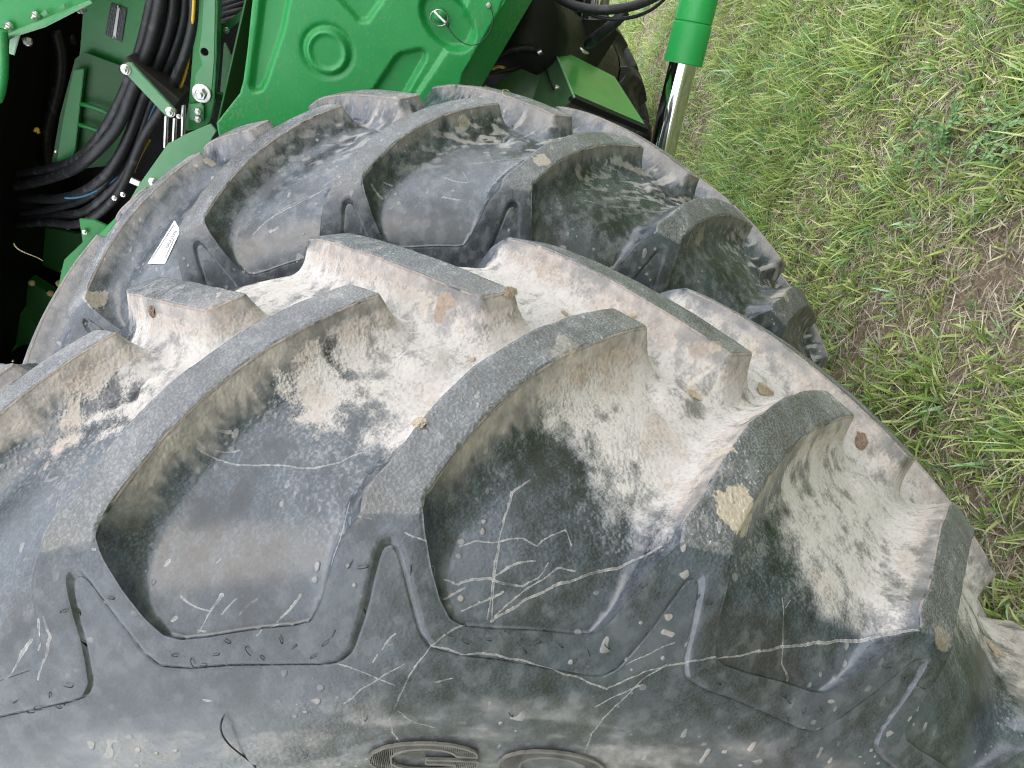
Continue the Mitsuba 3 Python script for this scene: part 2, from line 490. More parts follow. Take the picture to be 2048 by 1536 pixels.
def tyre(parent, y, phi0, tread, matkey, lugs=range(NL), mirror=False):
    base, lugL, lugR = tread
    tw = T().translate([0, y, AXLE]).rotate([0, 1, 0], math.degrees(phi0))
    key = numbered(f'{parent}__tyre')
    V, N, UV, F = base
    Vs = np.vstack([rot_y(V, k * DPHI) for k in range(NL)])
    Ns = np.vstack([rot_y(N, k * DPHI) for k in range(NL)])
    Us = np.vstack([UV + [k * PITCH, 0] for k in range(NL)])
    Fs = np.vstack([F + k * len(V) for k in range(NL)])
    scene[key] = raw_ply(Vs, Fs, Ns, Us, matkey, tw)
    for V, N, UV, F in (lugL, lugR):
        d = raw_ply(V, F, N, UV, matkey, tw)
        for k in lugs:
            kk = numbered(f'{key}__tread_lug')
            scene[kk] = {**d, 'to_world': T().translate([0, y, AXLE]).rotate([0, 1, 0], math.degrees(phi0 + k * DPHI))}
    ang = np.arange(49) * 2 * PI / 48
    r = np.array(RIM)
    v = np.stack([r[:, :1] * np.cos(ang)[None], np.repeat(r[:, 1:2], 49, 1), r[:, :1] * np.sin(ang)[None]], -1).reshape(-1, 3) + [0, y, AXLE]
    f = []
    for i in range(len(r) - 1):
        for j in range(48):
            f += [[i * 49 + j, i * 49 + j + 1, (i + 1) * 49 + j + 1], [i * 49 + j, (i + 1) * 49 + j + 1, (i + 1) * 49 + j]]
    put(f'{key}__rim', trimesh.Trimesh(v, f, process=False), 'mat_rim', smooth=30)
    return key


mat('mat_rim', (.55, .40, .02), .4)
aR = lambda x: .053 + .40 * x + 1.85 * x * x      # the lugs' leading edge, x = s + .27


def back(px, py, y0=Y_OUT, phi0=TILT, I=None):
    """(a, s) of the point of the tyre's outer envelope seen at this pixel"""
    d = ray(px, py)
    s = np.linspace(-.6, .3, 1801)
    V = profile(FLOOR if I is None else I, s)
    tt = (V[:, 0] + y0 - CAM[1]) / d[1]
    x, z = CAM[0] + tt * d[0], CAM[2] - AXLE + tt * d[2]
    g = np.hypot(x, z) - V[:, 1]
    i = np.where((g[:-1] * g[1:] < 0) & (tt[:-1] > 0))[0]
    i = i[np.argmin(tt[i])]
    return (math.atan2(x[i], z[i]) - phi0) * RR, s[i]


# dried runs of mud on the outer tyre, as lines of (a, s, width)
RUNS = [[(375, 903, 3.2), (400, 917, 3.5), (470, 930, 4), (560, 930, 4), (640, 937, 4.5), (690, 920, 4), (735, 900, 3)],
        [(385, 908, 2), (430, 893, 3), (470, 880, 8)], [(410, 920, 2), (450, 912, 3), (480, 904, 5)],
        [(700, 1010, 4), (680, 1090, 4), (655, 1170, 5), (648, 1185, 3)],
        [(985, 1243, 7), (1040, 1205, 6), (1110, 1172, 6), (1180, 1150, 6), (1300, 1112, 5)], [(990, 1235, 3), (1030, 1195, 3), (1080, 1160, 3), (1130, 1135, 5), (1150, 1142, 3)],
        [(975, 1238, 1.8), (985, 1170, 1.8), (995, 1090, 1.8), (1010, 1030, 4), (1025, 985, 6), (1060, 960, 2)], [(985, 1238, 1.5), (988, 1170, 1.5), (999, 1085, 1.5)],
        [(885, 1160, 3), (905, 1172, 4), (950, 1158, 6), (985, 1155, 5), (1040, 1175, 4), (1060, 1168, 3), (1095, 1125, 2)], [(990, 1150, 3), (1030, 1130, 6), (1070, 1122, 3)],
        [(888, 1200, 3), (920, 1182, 5), (930, 1176, 4)], [(924, 1222, 2), (960, 1203, 3), (995, 1190, 6), (1008, 1183, 5)],
        [(920, 1093, 1.5), (960, 1083, 1.5), (1000, 1082, 2), (1040, 1073, 1.5), (1070, 1090, 3), (1100, 1070, 2), (1130, 1060, 1.5), (1145, 1090, 2)],
        [(675, 1325, 3), (720, 1340, 3), (790, 1368, 4)], [(688, 1405, 3), (740, 1365, 3.5), (808, 1325, 2.5)], [(862, 1293, 4), (835, 1325, 4), (810, 1365, 4), (792, 1405, 5), (778, 1440, 4), (790, 1470, 4), (802, 1485, 5)],
        [(795, 1418, 3), (830, 1440, 3), (868, 1452, 4)], [(865, 1290, 5), (900, 1305, 5), (1000, 1308, 5), (1080, 1330, 4), (1150, 1352, 4), (1212, 1375, 5)],
        [(1215, 1372, 5), (1260, 1352, 4), (1310, 1335, 4), (1420, 1320, 4), (1500, 1308, 5), (1560, 1295, 7), (1640, 1285, 7), (1760, 1278, 8), (1830, 1265, 6)],
        [(1190, 1408, 5), (1240, 1385, 4), (1285, 1367, 4)], [(1170, 1500, 6), (1200, 1440, 5), (1240, 1400, 4), (1300, 1345, 4), (1330, 1330, 4)],
        [(865, 1290, 4), (890, 1272, 4), (930, 1252, 4)], [(1563, 1195, 4), (1567, 1240, 3), (1565, 1330, 4), (1575, 1360, 8)], [(1570, 1215, 3), (1580, 1200, 3)],
        [(395, 1265, 2), (420, 1225, 4), (445, 1190, 9)], [(445, 1228, 2), (465, 1205, 3), (485, 1192, 5)], [(478, 1230, 2.5), (495, 1208, 3), (512, 1196, 5)], [(362, 1195, 7), (385, 1210, 4), (418, 1220, 4)],
        [(555, 1245, 4), (575, 1225, 5), (600, 1190, 8)], [(345, 1240, 8), (352, 1235, 10)], [(520, 1275, 3), (545, 1255, 3), (560, 1248, 3)], [(395, 1260, 4), (410, 1262, 6)],
        [(75, 1300, 4), (90, 1270, 6), (105, 1235, 6), (112, 1205, 2.5)], [(85, 1320, 6), (105, 1290, 9), (118, 1262, 6)], [(5, 1370, 5), (30, 1330, 4), (50, 1295, 9), (62, 1280, 6)], [(90, 1360, 4), (110, 1320, 5), (130, 1285, 6), (128, 1255, 4)],
        [(765, 1298, 2), (780, 1275, 5), (790, 1268, 3)], [(746, 1322, 4), (755, 1308, 3)], [(870, 1360, 5), (905, 1353, 2)], [(409, 1397, 6), (425, 1398, 4)],
        [(1340, 1290, 2), (1250, 1330, 2)], [(710, 1068, 2.5), (735, 1080, 3), (755, 1085, 3)], [(815, 1110, 3), (845, 1120, 2.5), (862, 1125, 2.5)],
        [(330, 1130, 8), (335, 1120, 11)], [(250, 1140, 7)] * 2, [(320, 970, 8), (335, 960, 7), (318, 985, 4)], [(440, 1120, 3), (432, 1128, 2)]]
INNER_RUNS = [[(505, 470, 4), (560, 425, 5), (630, 390, 4), (655, 375, 3)], [(530, 445, 3), (600, 400, 4), (640, 385, 4)], [(975, 388, 3), (1010, 345, 5), (1050, 318, 4)], [(945, 328, 4), (1045, 316, 3)], [(985, 400, 3), (1030, 350, 3), (1050, 325, 4)],
              [(770, 378, 5), (785, 376, 7)], [(750, 395, 12), (765, 400, 9)], [(890, 355, 6), (930, 365, 5), (950, 362, 3)], [(885, 395, 8), (920, 400, 6)], [(915, 335, 5), (925, 345, 4), (935, 360, 2)], [(540, 463, 12), (555, 455, 10)],
              [(1170, 400, 4), (1190, 405, 3)], [(310, 525, 4), (330, 510, 3)]]


def to_segments(runs, y0, phi0, bulge=1.0):
    seg = []
    for run in runs:
        q = []
        for (x, y, w) in run:
            a, s = back(x, y, y0, phi0)
            q.append((a, s, w * .00020 * bulge))
        if len(q) == 1: q = q * 2
        if len(q) > 2:
            q = spline(np.array(q) + np.random.default_rng(5).uniform(-1, 1, (len(q), 3)) * 1e-6, max(3, len(q) + 1)).tolist()
        for A, Bq in zip(q[:-1], q[1:]):
            seg.append((*A, *Bq))
    return seg


def seg_mask(a, s, seg):
    """how deep inside the runs the point lies, above 0 = in"""
    best = mi.Float(-1)
    for (a0, s0, w0, a1, s1, w1) in seg:
        dx, dy = a1 - a0, s1 - s0
        L2 = dx * dx + dy * dy + 1e-10
        u = dr.clip(((a - a0) * dx + (s - s0) * dy) / L2, 0, 1)
        ex, ey = a - a0 - u * dx, s - s0 - u * dy
        w = max(w0, .0006) + u * (max(w1, .0006) - max(w0, .0006))
        best = dr.maximum(best, 1 - dr.sqrt(ex * ex + ey * ey) / w)
    return best


STAINS = {}       # dried clay smears: point, radius, colour, strength


def rubber(key, y0, phi0, runs, heavy):
    seg = to_segments(runs, y0, phi0) if runs else []

    def coords(p, uv):
        X, Z = p.x, p.z - AXLE
        r = dr.sqrt(X * X + Z * Z)
        ph = dr.atan2(X, Z) - phi0
        ph = ph - 2 * PI * dr.floor((ph + PI) / (2 * PI))
        a, s = ph * RR, uv.y
        m = dr.abs(s)
        h = dr.select(m < .285, (r - (.926 - .70 * m * m)) / (.0505 - .1 * m * m), 0)
        left = s < 0
        x = dr.maximum(.27 - m, 0)
        aa = dr.select(left, a, a - OFF) - (.053 + .40 * x + 1.85 * x * x)
        u = aa - PITCH * dr.floor(aa / PITCH)
        return a, s, m, h, u, left

    def dust(p, uv, lines=False):
        a, s, m, h, u, left = coords(p, uv)
        n1 = fbm(p.x * 17, p.y * 17, p.z * 17, 4)
        n2 = fbm(p.x * 70, p.y * 70, p.z * 70, 3)
        n3 = fbm(p.x * 330, p.y * 330, p.z * 330, 2)
        n4 = noise(p.x * 520, p.y * 520, p.z * 520) * .6 + noise(p.x * 1100, p.y * 1100, p.z * 1100) * .4
        if heavy:
            bound = .105 + .17 * a + .40 * u
            bound = dr.select(left, dr.minimum(bound, .272 - .10 * smoothstep(.56, .70, a)), .10 + .55 * smoothstep(-.5, .15, a) + .3 * a)
            wf = .014 + .032 * smoothstep(-.08, .12, a)
            ch = smoothstep(-wf, wf * 1.3, bound - m + (n1 - .5) * .15 + (n2 - .5) * .07 + (n4 - .5) * .03)
            ch = dr.maximum(ch, .24 * smoothstep(-.075, .03, bound - m + (n1 - .5) * .22 + (n3 - .5) * .10) * smoothstep(.40, .62, n3 * .6 + n2 * .4))
            ch = ch * smoothstep(-.75, -.32, a + (n1 - .5) * .3) * smoothstep(.284, .268, m)
            ch = ch * (.72 + .32 * smoothstep(.30, .62, n3 * .5 + n4 * .5 + (n2 - .5) * .5)) * (.55 + .6 * smoothstep(.30, .50, n1 * .6 + n2 * .4))
        else:
            strk = fbm(a * 22 + s * 30, s * 110 - a * 60, 3.0, 3)
            ch = smoothstep(.52, .72, strk + (n2 - .5) * .35 + (.10 - m) * .5) * smoothstep(.25, .05, m) * .55
            ch = ch * smoothstep(-.3, .1, a) + .10 * smoothstep(.45, .7, n2)
        # walls: mud caught under the edge of the lugs, running down
        st = noise(a * 210, s * 210, 5.0 + h * 2.2) * .42 + noise(a * 60, s * 60, 1.0 + h) * .68
        wall = smoothstep(.10, .22, h) * smoothstep(.995, .96, h) * smoothstep(.275, .20, m)
        reach = smoothstep(-.08, .38, h - (.15 + .75 * (1 - st) - (.25 if heavy else 0.0)))
        wall = wall * reach * (.80 if heavy else .42) * (.40 + .9 * n2) * (.45 + .7 * smoothstep(.3, .55, n1))
        low = dr.select(h < .93, dr.maximum(ch * smoothstep(1.0, .5, h), wall), 0)
        # tops of the lugs: a thin film and specks
        top = smoothstep(.955, .985, h) * smoothstep(.279, .271, m + (n2 - .5) * .02)
        film = top * (.115 + .14 * smoothstep(.40, .70, n4) + .14 * smoothstep(.50, .75, n2) * smoothstep(.4, .6, n1) + .45 * smoothstep(.66, .76, n3 * .6 + n1 * .4) + .25 * smoothstep(.05, .0, m) * n1)
        edge = smoothstep(.90, .95, h) * smoothstep(.984, .972, h) * smoothstep(.262, .245, m) * smoothstep(.28, .50, n2 * .6 + n1 * .4)
        # sidewall: thin wash and grime beyond the tread
        side = smoothstep(.40, .46, m + (n1 - .5) * .1) * (.10 + .55 * smoothstep(.42, .72, fbm(a * 13, s * 42, 4.0, 4)) * (.35 + .9 * n2)) * .62 + smoothstep(.275, .30, m) * (.015 + .05 * smoothstep(.5, .7, n2))
        spat = smoothstep(.80, .84, noise(p.x * 120, p.y * 120, p.z * 120)) * smoothstep(.5, .7, n1) * .5
        d = dr.maximum(dr.maximum(low, film), dr.maximum(edge * .8, side)) + spat
        if seg and lines:
            k = seg_mask(a + (noise(p.x * 60, p.y * 60, p.z * 60) - .5) * .0028 + (n3 - .5) * .0016, s + (noise(p.x * 75, p.y * 75, p.z * 75 + 9) - .5) * .0028 + (n4 - .5) * .0006, seg) + (n3 - .5) * .6
            line = .85 * smoothstep(-.05, .25, k) * (.50 + .55 * smoothstep(.55, .1, k)) * (.25 + 1.2 * n3) * smoothstep(.22, .5, n2 * .5 + n1 * .5)
            d = dr.maximum(d, dr.select(h < .95, line, 0))
        return dr.clip(d, 0, 1), h, wall, edge, n1, n2, n3, m, n4

    def color(p, n, uv):
        d, h, wall, edge, n1, n2, n3, m, n4 = dust(p, uv, True)
        base = mix((.008, .0105, .0125), (.047, .060, .077), smoothstep(.28, .66, n1 * .5 + n2 * .25 + n4 * .25))
        bloom = smoothstep(.44, .66, n3 * .55 + n4 * .45) * smoothstep(.33, .26, m) * smoothstep(.30, .55, n1 * .5 + n2 * .5)
        base = base + mi.Color3f(.024, .029, .036) * bloom
        pale = mix((.300, .286, .274), (.495, .470, .450), n2 * .4 + n3 * .6)
        tan = mix((.225, .185, .155), (.39, .325, .275), n3)
        dcol = mix(pale, tan, dr.clip(smoothstep(.1, .5, wall) * .50 + edge * .8 + smoothstep(.60, .76, n1) * .55, 0, 1))
        out = mix(base, dcol, d)
        for c, r, col, th in STAINS.get(key, ()):
            q = dr.sqrt(dr.square(p.x - c[0]) + dr.square(p.y - c[1]) + dr.square(p.z - c[2])) / r
            k = smoothstep(.05, .22, 1 - q + (n1 - .5) * .9 + (n2 - .5) * 1.1 + (n3 - .5) * .3)
            out = mix(out, mi.Color3f(col) * (.65 + .7 * n3), k * th)
        return out

    def rough(p, n, uv):
        d, h, wall, edge, n1, n2, n3, m, n4 = dust(p, uv)
        return dr.clip(.165 + .13 * n2 + .07 * n4 + .55 * d + .08 * smoothstep(.95, .98, h), .2, .95)

    def relief(p, n, uv):
        d, h, wall, edge, n1, n2, n3, m, n4 = dust(p, uv)
        f = noise(p.x * 700, p.y * 700, p.z * 700)
        return (d * .9 + n3 * (.10 + 1.0 * d) + f * (.03 + .45 * d))

    scene[key] = {'type': 'twosided', 'nested': {'type': 'bumpmap', 'scale': .0010, 'arbitrary': mikit.proc(relief, eps=7e-4),
                  'bsdf': {'type': 'principled', 'base_color': mikit.proc(color), 'roughness': mikit.proc(rough), 'specular': .85}}}


rubber('mat_tyre_outer', Y_OUT, TILT, RUNS, True)
rubber('mat_tyre_inner', Y_IN, TILT + PSI, INNER_RUNS, False)
mat('mat_tyre_far', mikit.proc(lambda p, n, uv: mix((.018, .019, .021), (.06, .058, .055), smoothstep(.4, .9, fbm(p.x * 25, p.y * 25, p.z * 25)))), .5)

M = 'combine_harvester'
TYRE = tyre(M, Y_OUT, TILT, FINE, 'mat_tyre_outer')
TYRE_IN = tyre(M, Y_IN, TILT + PSI, FINE, 'mat_tyre_inner')
TYRE_FAR = tyre(M, 3.4, TILT + .1, COARSE, 'mat_tyre_far')
tag(M, 'green combine harvester with muddy dual front tyres standing on grass', 'combine harvester')
tag(TYRE, 'nearer tyre of the pair, caked with pale dried mud')
tag(TYRE_IN, 'cleaner tyre behind the muddy one')
tag(TYRE_FAR, 'black tyre in shade on the far side of the machine')


# ------------------------------------------------------------------ where things rest on the tyres: rays against the tread
def world_tri(tread, y, phi0):
    out = []
    base, lugL, lugR = tread
    for k in list(range(-5, 7)):
        for V, N, UV, F in (base, lugL, lugR):
            P = rot_y(V, phi0 + k * DPHI) + [0, y, AXLE]
            out.append(P[F])
    return np.vstack(out)


TRI = np.vstack([world_tri(FINE, Y_OUT, TILT), world_tri(FINE, Y_IN, TILT + PSI)])
TRI_C = TRI.mean(1)


def hit(px, py, tries=6):
    """(point, normal) of the tread under this pixel"""
    d = ray(px, py)
    w = TRI_C - CAM
    t = w @ d / (d @ d)
    near = np.linalg.norm(w - t[:, None] * d, axis=1) < .03
    q = TRI[near]
    e1, e2 = q[:, 1] - q[:, 0], q[:, 2] - q[:, 0]
    h = np.cross(d, e2)
    det = np.einsum('ij,ij->i', e1, h)
    sv = CAM - q[:, 0]
    u = np.einsum('ij,ij->i', sv, h) / det
    qq = np.cross(sv, e1)
    v = qq @ d / det
    tt = np.einsum('ij,ij->i', e2, qq) / det
    ok = (u > -1e-6) & (v > -1e-6) & (u + v < 1 + 1e-6) & (tt > 0)
    if not ok.any(): return hit(px, py + 5, tries - 1) if tries else None
    i = np.where(ok)[0][np.argmin(tt[ok])]
    n = unit(np.cross(e1[i], e2[i]))
    if np.dot(n, d) > 0: n = -n
    return CAM + d * tt[i], n


def clod(name, px, py, size, flat, label, seed, matkey='mat_mud', cat='mud clod', stretch=1.0):
    r = hit(px, py)
    if r is None: return
    o, n = r
    m = trimesh.creation.icosphere(subdivisions=4)
    v = m.vertices
    k = 1 + 1.5 * (meshkit.fbm(v * 1.5 + seed * 7.3, 4, seed) - .5) + .5 * (meshkit.fbm(v * 6 + seed, 3, seed) - .5)
    v = v * k[:, None] * [size * stretch, size, size * flat]
    m = trimesh.Trimesh(v, m.faces, process=False)
    x, y, z = axes(n, unit([math.cos(seed), math.sin(seed * 1.3), .4]))
    m.apply_transform(frame(o + n * size * flat * .2, x, y, z))
    key = put(name, m, matkey, smooth=25)
    tag(key, label, cat)


mat('mat_mud', mikit.proc(lambda p, n, uv: mix((.20, .165, .12), (.42, .36, .28), fbm(p.x * 130, p.y * 130, p.z * 130))), .9, spec=.2)
mat('mat_leaf_dry', mikit.proc(lambda p, n, uv: mix((.10, .065, .045), (.22, .155, .11), fbm(p.x * 150, p.y * 150, p.z * 150))), .7)
TAN, BROWN, RUST = (.38, .33, .265), (.22, .165, .12), (.29, .235, .165)
STAINS['mat_tyre_outer'] = [(hit(x, y)[0].tolist(), r, c, th) for x, y, r, c, th in (
    (1478, 1020, .024, TAN, .95), (1492, 1050, .014, TAN, .9), (1885, 1283, .014, RUST, .4), (893, 603, .016, BROWN, .85), (880, 632, .012, BROWN, .8), (1400, 695, .016, BROWN, .6),
    (1430, 690, .012, RUST, .5),  (1500, 700, .012, TAN, .7), (1140, 700, .02, TAN, .3), (1385, 785, .018, TAN, .6), (1445, 905, .012, TAN, .7))]
STAINS['mat_tyre_inner'] = [(hit(x, y)[0].tolist(), r, c, th) for x, y, r, c, th in (
    (1085, 322, .020, TAN, .55), (1400, 470, .020, TAN, .4), (420, 322, .012, TAN, .6), (195, 600, .02, TAN, .6), (1560, 590, .02, TAN, .5), (930, 245, .015, TAN, .5))]
clod('mud_clod', 1530, 786, .0105, .45, 'brown mud clod with a pointed end wedged between two lugs of the muddy tyre', 2, stretch=1.5)
clod('mud_clod', 1385, 791, .0065, .5, 'small crumbly tan mud lump below the middle lug of the muddy tyre', 3, stretch=1.3)
clod('mud_clod', 1985, 1297, .0115, .4, 'elongated brown mud lump on the pale tread at the right edge', 4, stretch=1.7)
clod('mud_clod', 1020, 585, .0055, .6, 'tiny mud crumb on the tip corner of the long upper lug', 6, stretch=1.5)
clod('mud_clod', 840, 846, .005, .6, 'small brown crumb on the left rim of the big middle lug', 7, stretch=1.6)
clod('dry_leaf', 1722, 882, .0065, .6, 'brown dry leaf scrap behind the rightmost tall lug', 15, 'mat_leaf_dry', 'dry leaf', 1.6)
clod('mud_clod', 305, 624, .0055, .5, 'dark reddish crumb stuck on the leftmost short lug', 8, 'mat_leaf_dry', 'mud clod', 1.3)


for i, (x, y, sz, lab) in enumerate([
                                     (945, 720, .0026, 'tan crumb halfway along the left rim of the big middle lug'), (1130, 628, .0028, 'brown crumb near the tip of the big middle lug'),
                                     (1265, 632, .003, 'dark crumb on the blunt tip of the big middle lug')]):
    clod('mud_clod', x, y, sz, .6, lab, 21 + i, stretch=1.7)


def straw(name, pts, r, label, matkey='mat_straw', cat='straw'):
    key = put(name, tube(pts, np.linspace(r, r * .5, 16), 16, 6), matkey, smooth=True)
    tag(key, label, cat)


h0 = [hit(x, y) for x, y in ((1005, 183), (1012, 178), (1018, 176))]
straw('grass_clipping', [p + n * .003 for p, n in h0], .0012, 'green grass clipping on top of the cleaner tyre', 'mat_clip', 'grass clipping')
h0 = [hit(x, y) for x, y in ((1006, 185), (1010, 192), (1020, 198))]
straw('grass_clipping', [p + n * .003 for p, n in h0], .0008, 'pale hooked grass clipping beside the green one', 'mat_straw', 'grass clipping')
mat('mat_clip', (.22, .32, .08), .5)

# the little rubber whiskers left by the mould vents
rng = np.random.default_rng(8)
WH = [(345, 1310), (383, 1318), (413, 1330), (438, 1308), (460, 1285), (492, 1295), (522, 1312), (565, 1285), (593, 1290), (622, 1315), (645, 1290), (670, 1262),
      (893, 1267), (925, 1280), (982, 1280), (1010, 1262), (1035, 1285), (1052, 1305), (1080, 1283), (1102, 1280), (1125, 1293), (1178, 1310), (1147, 1325), (1210, 1290), (1285, 1175), (70, 1415), (100, 1385), (55, 1420), (28, 1405), (130, 1405), (145, 1372), (122, 1415),
      (122, 1223), (155, 1218), (228, 1197), (262, 1190), (697, 1135), (735, 1132), (822, 1133), (862, 1133), (1318, 1185), (1395, 1198), (1423, 1205), (1740, 1320), (1765, 1332), (1808, 1355), (1835, 1370),
      (1412, 1340), (1440, 1368), (1470, 1370), (1495, 1380), (1540, 1390), (1570, 1392), (1580, 1405), (1605, 1425), (1575, 1435), (1640, 1415), (730, 1440), (1025, 1430), (615, 1510), (1190, 1530)]


def whisker(x, y, L, r=.00045):
    q = hit(x, y)
    if q is None: return None
    o, n = q
    t = unit(np.cross(n, rng.normal(size=3)))
    return tube([o - n * .001, o + n * L * .25, o + n * L * .35 + t * L * .4, o + n * L * .25 + t * L * .9], r, 7, 5)


ms = [w for w in (whisker(x, y, rng.uniform(.005, .009)) for x, y in WH) if w is not None]
p0, p1, p2 = hit(445, 1437), hit(470, 1485), hit(515, 1532)
ms.append(tube([p0[0], p0[0] + p0[1] * .003, p1[0] + p1[1] * .006, p2[0] + p2[1] * .004], .0009, 14, 6))
key = put(f'{TYRE}__vent_spew', trimesh.util.concatenate(ms), 'mat_spew', smooth=True)
tag(key, 'thin black rubber whiskers on the shoulder and sidewall', kind='stuff')
mat('mat_spew', (.018, .018, .02), .4)


# raised letters on the sidewall
def letter(ch, a0, a1, s0, s1):
    m = meshkit.text_mesh(ch, 1.0, .1, bold=True)
    up = m.face_normals[:, 2] > .9
    poly = unary_union([Polygon(t[:, :2]) for t in m.triangles[up]]).buffer(0)
    x0, y0, x1, y1 = poly.bounds
    poly = shapely.affinity.affine_transform(poly, [(a1 - a0) / (x1 - x0), 0, 0, (s1 - s0) / (y1 - y0), a0 - x0 * (a1 - a0) / (x1 - x0), s0 - y0 * (s1 - s0) / (y1 - y0)])
    rim = poly.buffer(.0008).difference(poly.buffer(-.0016))
    rib = unary_union([shapely.box(x, s0 - .01, x + .0011, s1 + .01) for x in np.arange(a0, a1, .0026)]).intersection(poly.buffer(-.0008))
    out = []
    for g, hh in ((rim, .0012), (rib, .0007)):
        for q in getattr(g, 'geoms', [g]):
            if q.area < 1e-7: continue
            e = trimesh.creation.extrude_polygon(Polygon(shapely.segmentize(q, .004)), hh + .0015, engine='earcut')
            for _ in range(1): pass
            v = e.vertices
            F = profile(TOP, v[:, 1])
            eps = 1e-4
            tn = profile(TOP, v[:, 1] + eps) - profile(TOP, v[:, 1] - eps)
            nn = np.stack([-tn[:, 1], tn[:, 0]], 1)
            nn /= np.linalg.norm(nn, axis=1, keepdims=True)
            qv = F + nn * (v[:, 2] - .0012)[:, None]
            ph = v[:, 0] / RR
            P = rot_y(np.stack([qv[:, 1] * np.sin(ph), qv[:, 0], qv[:, 1] * np.cos(ph)], 1), TILT) + [0, Y_OUT, AXLE]
            out.append(trimesh.Trimesh(P, e.faces, process=False))
    return trimesh.util.concatenate(out)


gl = [back(738, 1520, I=TOP), back(965, 1487, I=TOP), back(860, 1486, I=TOP), back(860, 1546, I=TOP)]
put(f'{TYRE}__sidewall_letter', letter('G', gl[0][0], gl[1][0], gl[3][1], gl[2][1]), 'mat_letter', smooth=25)
ol = [back(996, 1530, I=TOP), back(1228, 1525, I=TOP), back(1110, 1503, I=TOP)]
put(f'{TYRE}__sidewall_letter', letter('O', ol[0][0], ol[1][0], ol[2][1] - (gl[2][1] - gl[3][1]), ol[2][1]), 'mat_letter', smooth=25)
mat('mat_letter', mikit.proc(lambda p, n, uv: mix((.05, .054, .056), (.20, .19, .17), fbm(p.x * 60, p.y * 60, p.z * 60))), .4)

# the paper label on the cleaner tyre
W0 = [(296, 528), (331, 528), (345, 505), (362, 460), (372, 430), (386, 395), (378, 410), (350, 440), (325, 480)]


def decal(pix, lift, matkey, key, label=None, thick=.0006):
    P = []
    for x, y in pix:
        q = hit(x, y)
        if q is None: return
        P.append((q[0], q[1]))
    pts = np.array([p for p, n in P])
    c = pts.mean(0)
    n = unit(np.sum([n for p, n in P], axis=0))
    x, y, z = axes(n)
    q2 = np.stack([(pts - c) @ x, (pts - c) @ y], 1)
    poly = Polygon(q2).buffer(0)
    m = trimesh.creation.extrude_polygon(poly, thick, engine='earcut')
    return m, frame(c + n * lift, x, y, z), P


def skin(quad, nx, ny, lift):
    """a sheet laid on the tread: quad of four pixels, sampled nx by ny"""
    (a, b, c, d) = [np.array(q, float) for q in quad]
    V, ok = [], True
    for j in range(ny + 1):
        for i in range(nx + 1):
            u, v = i / nx, j / ny
            q = (a * (1 - u) + b * u) * (1 - v) + (d * (1 - u) + c * u) * v
            r = hit(*q)
            V.append(r[0] + r[1] * lift if r else V[-1])
    F = []
    for j in range(ny):
        for i in range(nx):
            k = j * (nx + 1) + i
            F += [[k, k + 1, k + nx + 2], [k, k + nx + 2, k + nx + 1]]
    m = trimesh.Trimesh(np.array(V), F, process=False)
    return m


ST_Q = [(296, 529), (331, 528), (362, 462), (350, 441)]
key = put(f'{TYRE_IN}__sticker', skin(ST_Q, 4, 10, .0012), 'mat_sticker', smooth=True)
tag(key, 'white paper label with small grey print')


def strip_on(q0, q1, w, n=6):
    a, b = np.array(q0, float), np.array(q1, float)
    t = unit(b - a)
    nn = np.array([-t[1], t[0]]) * w / 2
    return skin([a - nn, b - nn, b + nn, a + nn], n, 1, .0017)


ink = [strip_on((305, 519), (349, 451), 1.6), strip_on((332, 517), (350, 478), 1.6), strip_on((336, 496), (352, 470), 4.2)]
# the number on the label is a row of digits, printed along it
txt = meshkit.text_mesh('00005', 1.0, .02, bold=True)
w_ = txt.bounds[1][0]
A_, B_ = np.array([334., 498.]), np.array([353., 463.])
o0, o1 = hit(*A_), hit(*B_)
t_ = unit(o1[0] - o0[0])
nn_ = unit(np.cross(o0[1], t_))
sc = np.linalg.norm(o1[0] - o0[0]) / w_
V_ = txt.vertices
txt.vertices = o0[0] + o0[1] * .0018 + t_ * (V_[:, :1] * sc) + nn_ * ((V_[:, 1:2] - .5) * sc * .9) + o0[1] * (V_[:, 2:3] * .01)
put(f'{TYRE_IN}__print', trimesh.util.concatenate(ink[:2] + [txt]), 'mat_ink', smooth=False)


# ------------------------------------------------------------------ the machine behind the tyres
def part(name, mesh, matkey, smooth=30, label=None):
    return put(f'{M}__{name}', mesh, matkey, smooth=smooth, label=label)


def slab(P, thick, away=None):
    """thin slab through the given 3-D points (a fan, may be slightly twisted)"""
    P = np.asarray(P, float)
    n = unit(sum(np.cross(P[i] - P[0], P[i + 1] - P[0]) for i in range(1, len(P) - 1)))
    if np.dot(n, CAM - P.mean(0)) > 0: n = -n
    k = len(P)
    V = np.vstack([P, P + n * thick])
    F = []
    for i in range(1, k - 1):
        F += [[0, i, i + 1], [k, k + i + 1, k + i]]
    for i in range(k):
        j = (i + 1) % k
        F += [[i, k + i, k + j], [i, k + j, j]]
    m = trimesh.Trimesh(V, F, process=False)
    m.fix_normals()
    return m


OUTW = np.array([0, -1.0, 0])
YP = 1.30
# feeder house side: one embossed sheet
outline = [(520, -120), (503, 20), (495, 100), (487, 160), (480, 186), (433, 246), (436, 262), (450, 330), (700, 420), (900, 330), (924, 148), (1011, -2), (1080, -122)]
X2 = lambda pts: np.array([at(x, y, YP)[[0, 2]] for x, y in pts])
panel = Polygon(X2(outline)).buffer(-.004).buffer(.004)


def smooth_poly(pts, r):
    return Polygon(X2(pts)).buffer(-r).buffer(2 * r).buffer(-r)


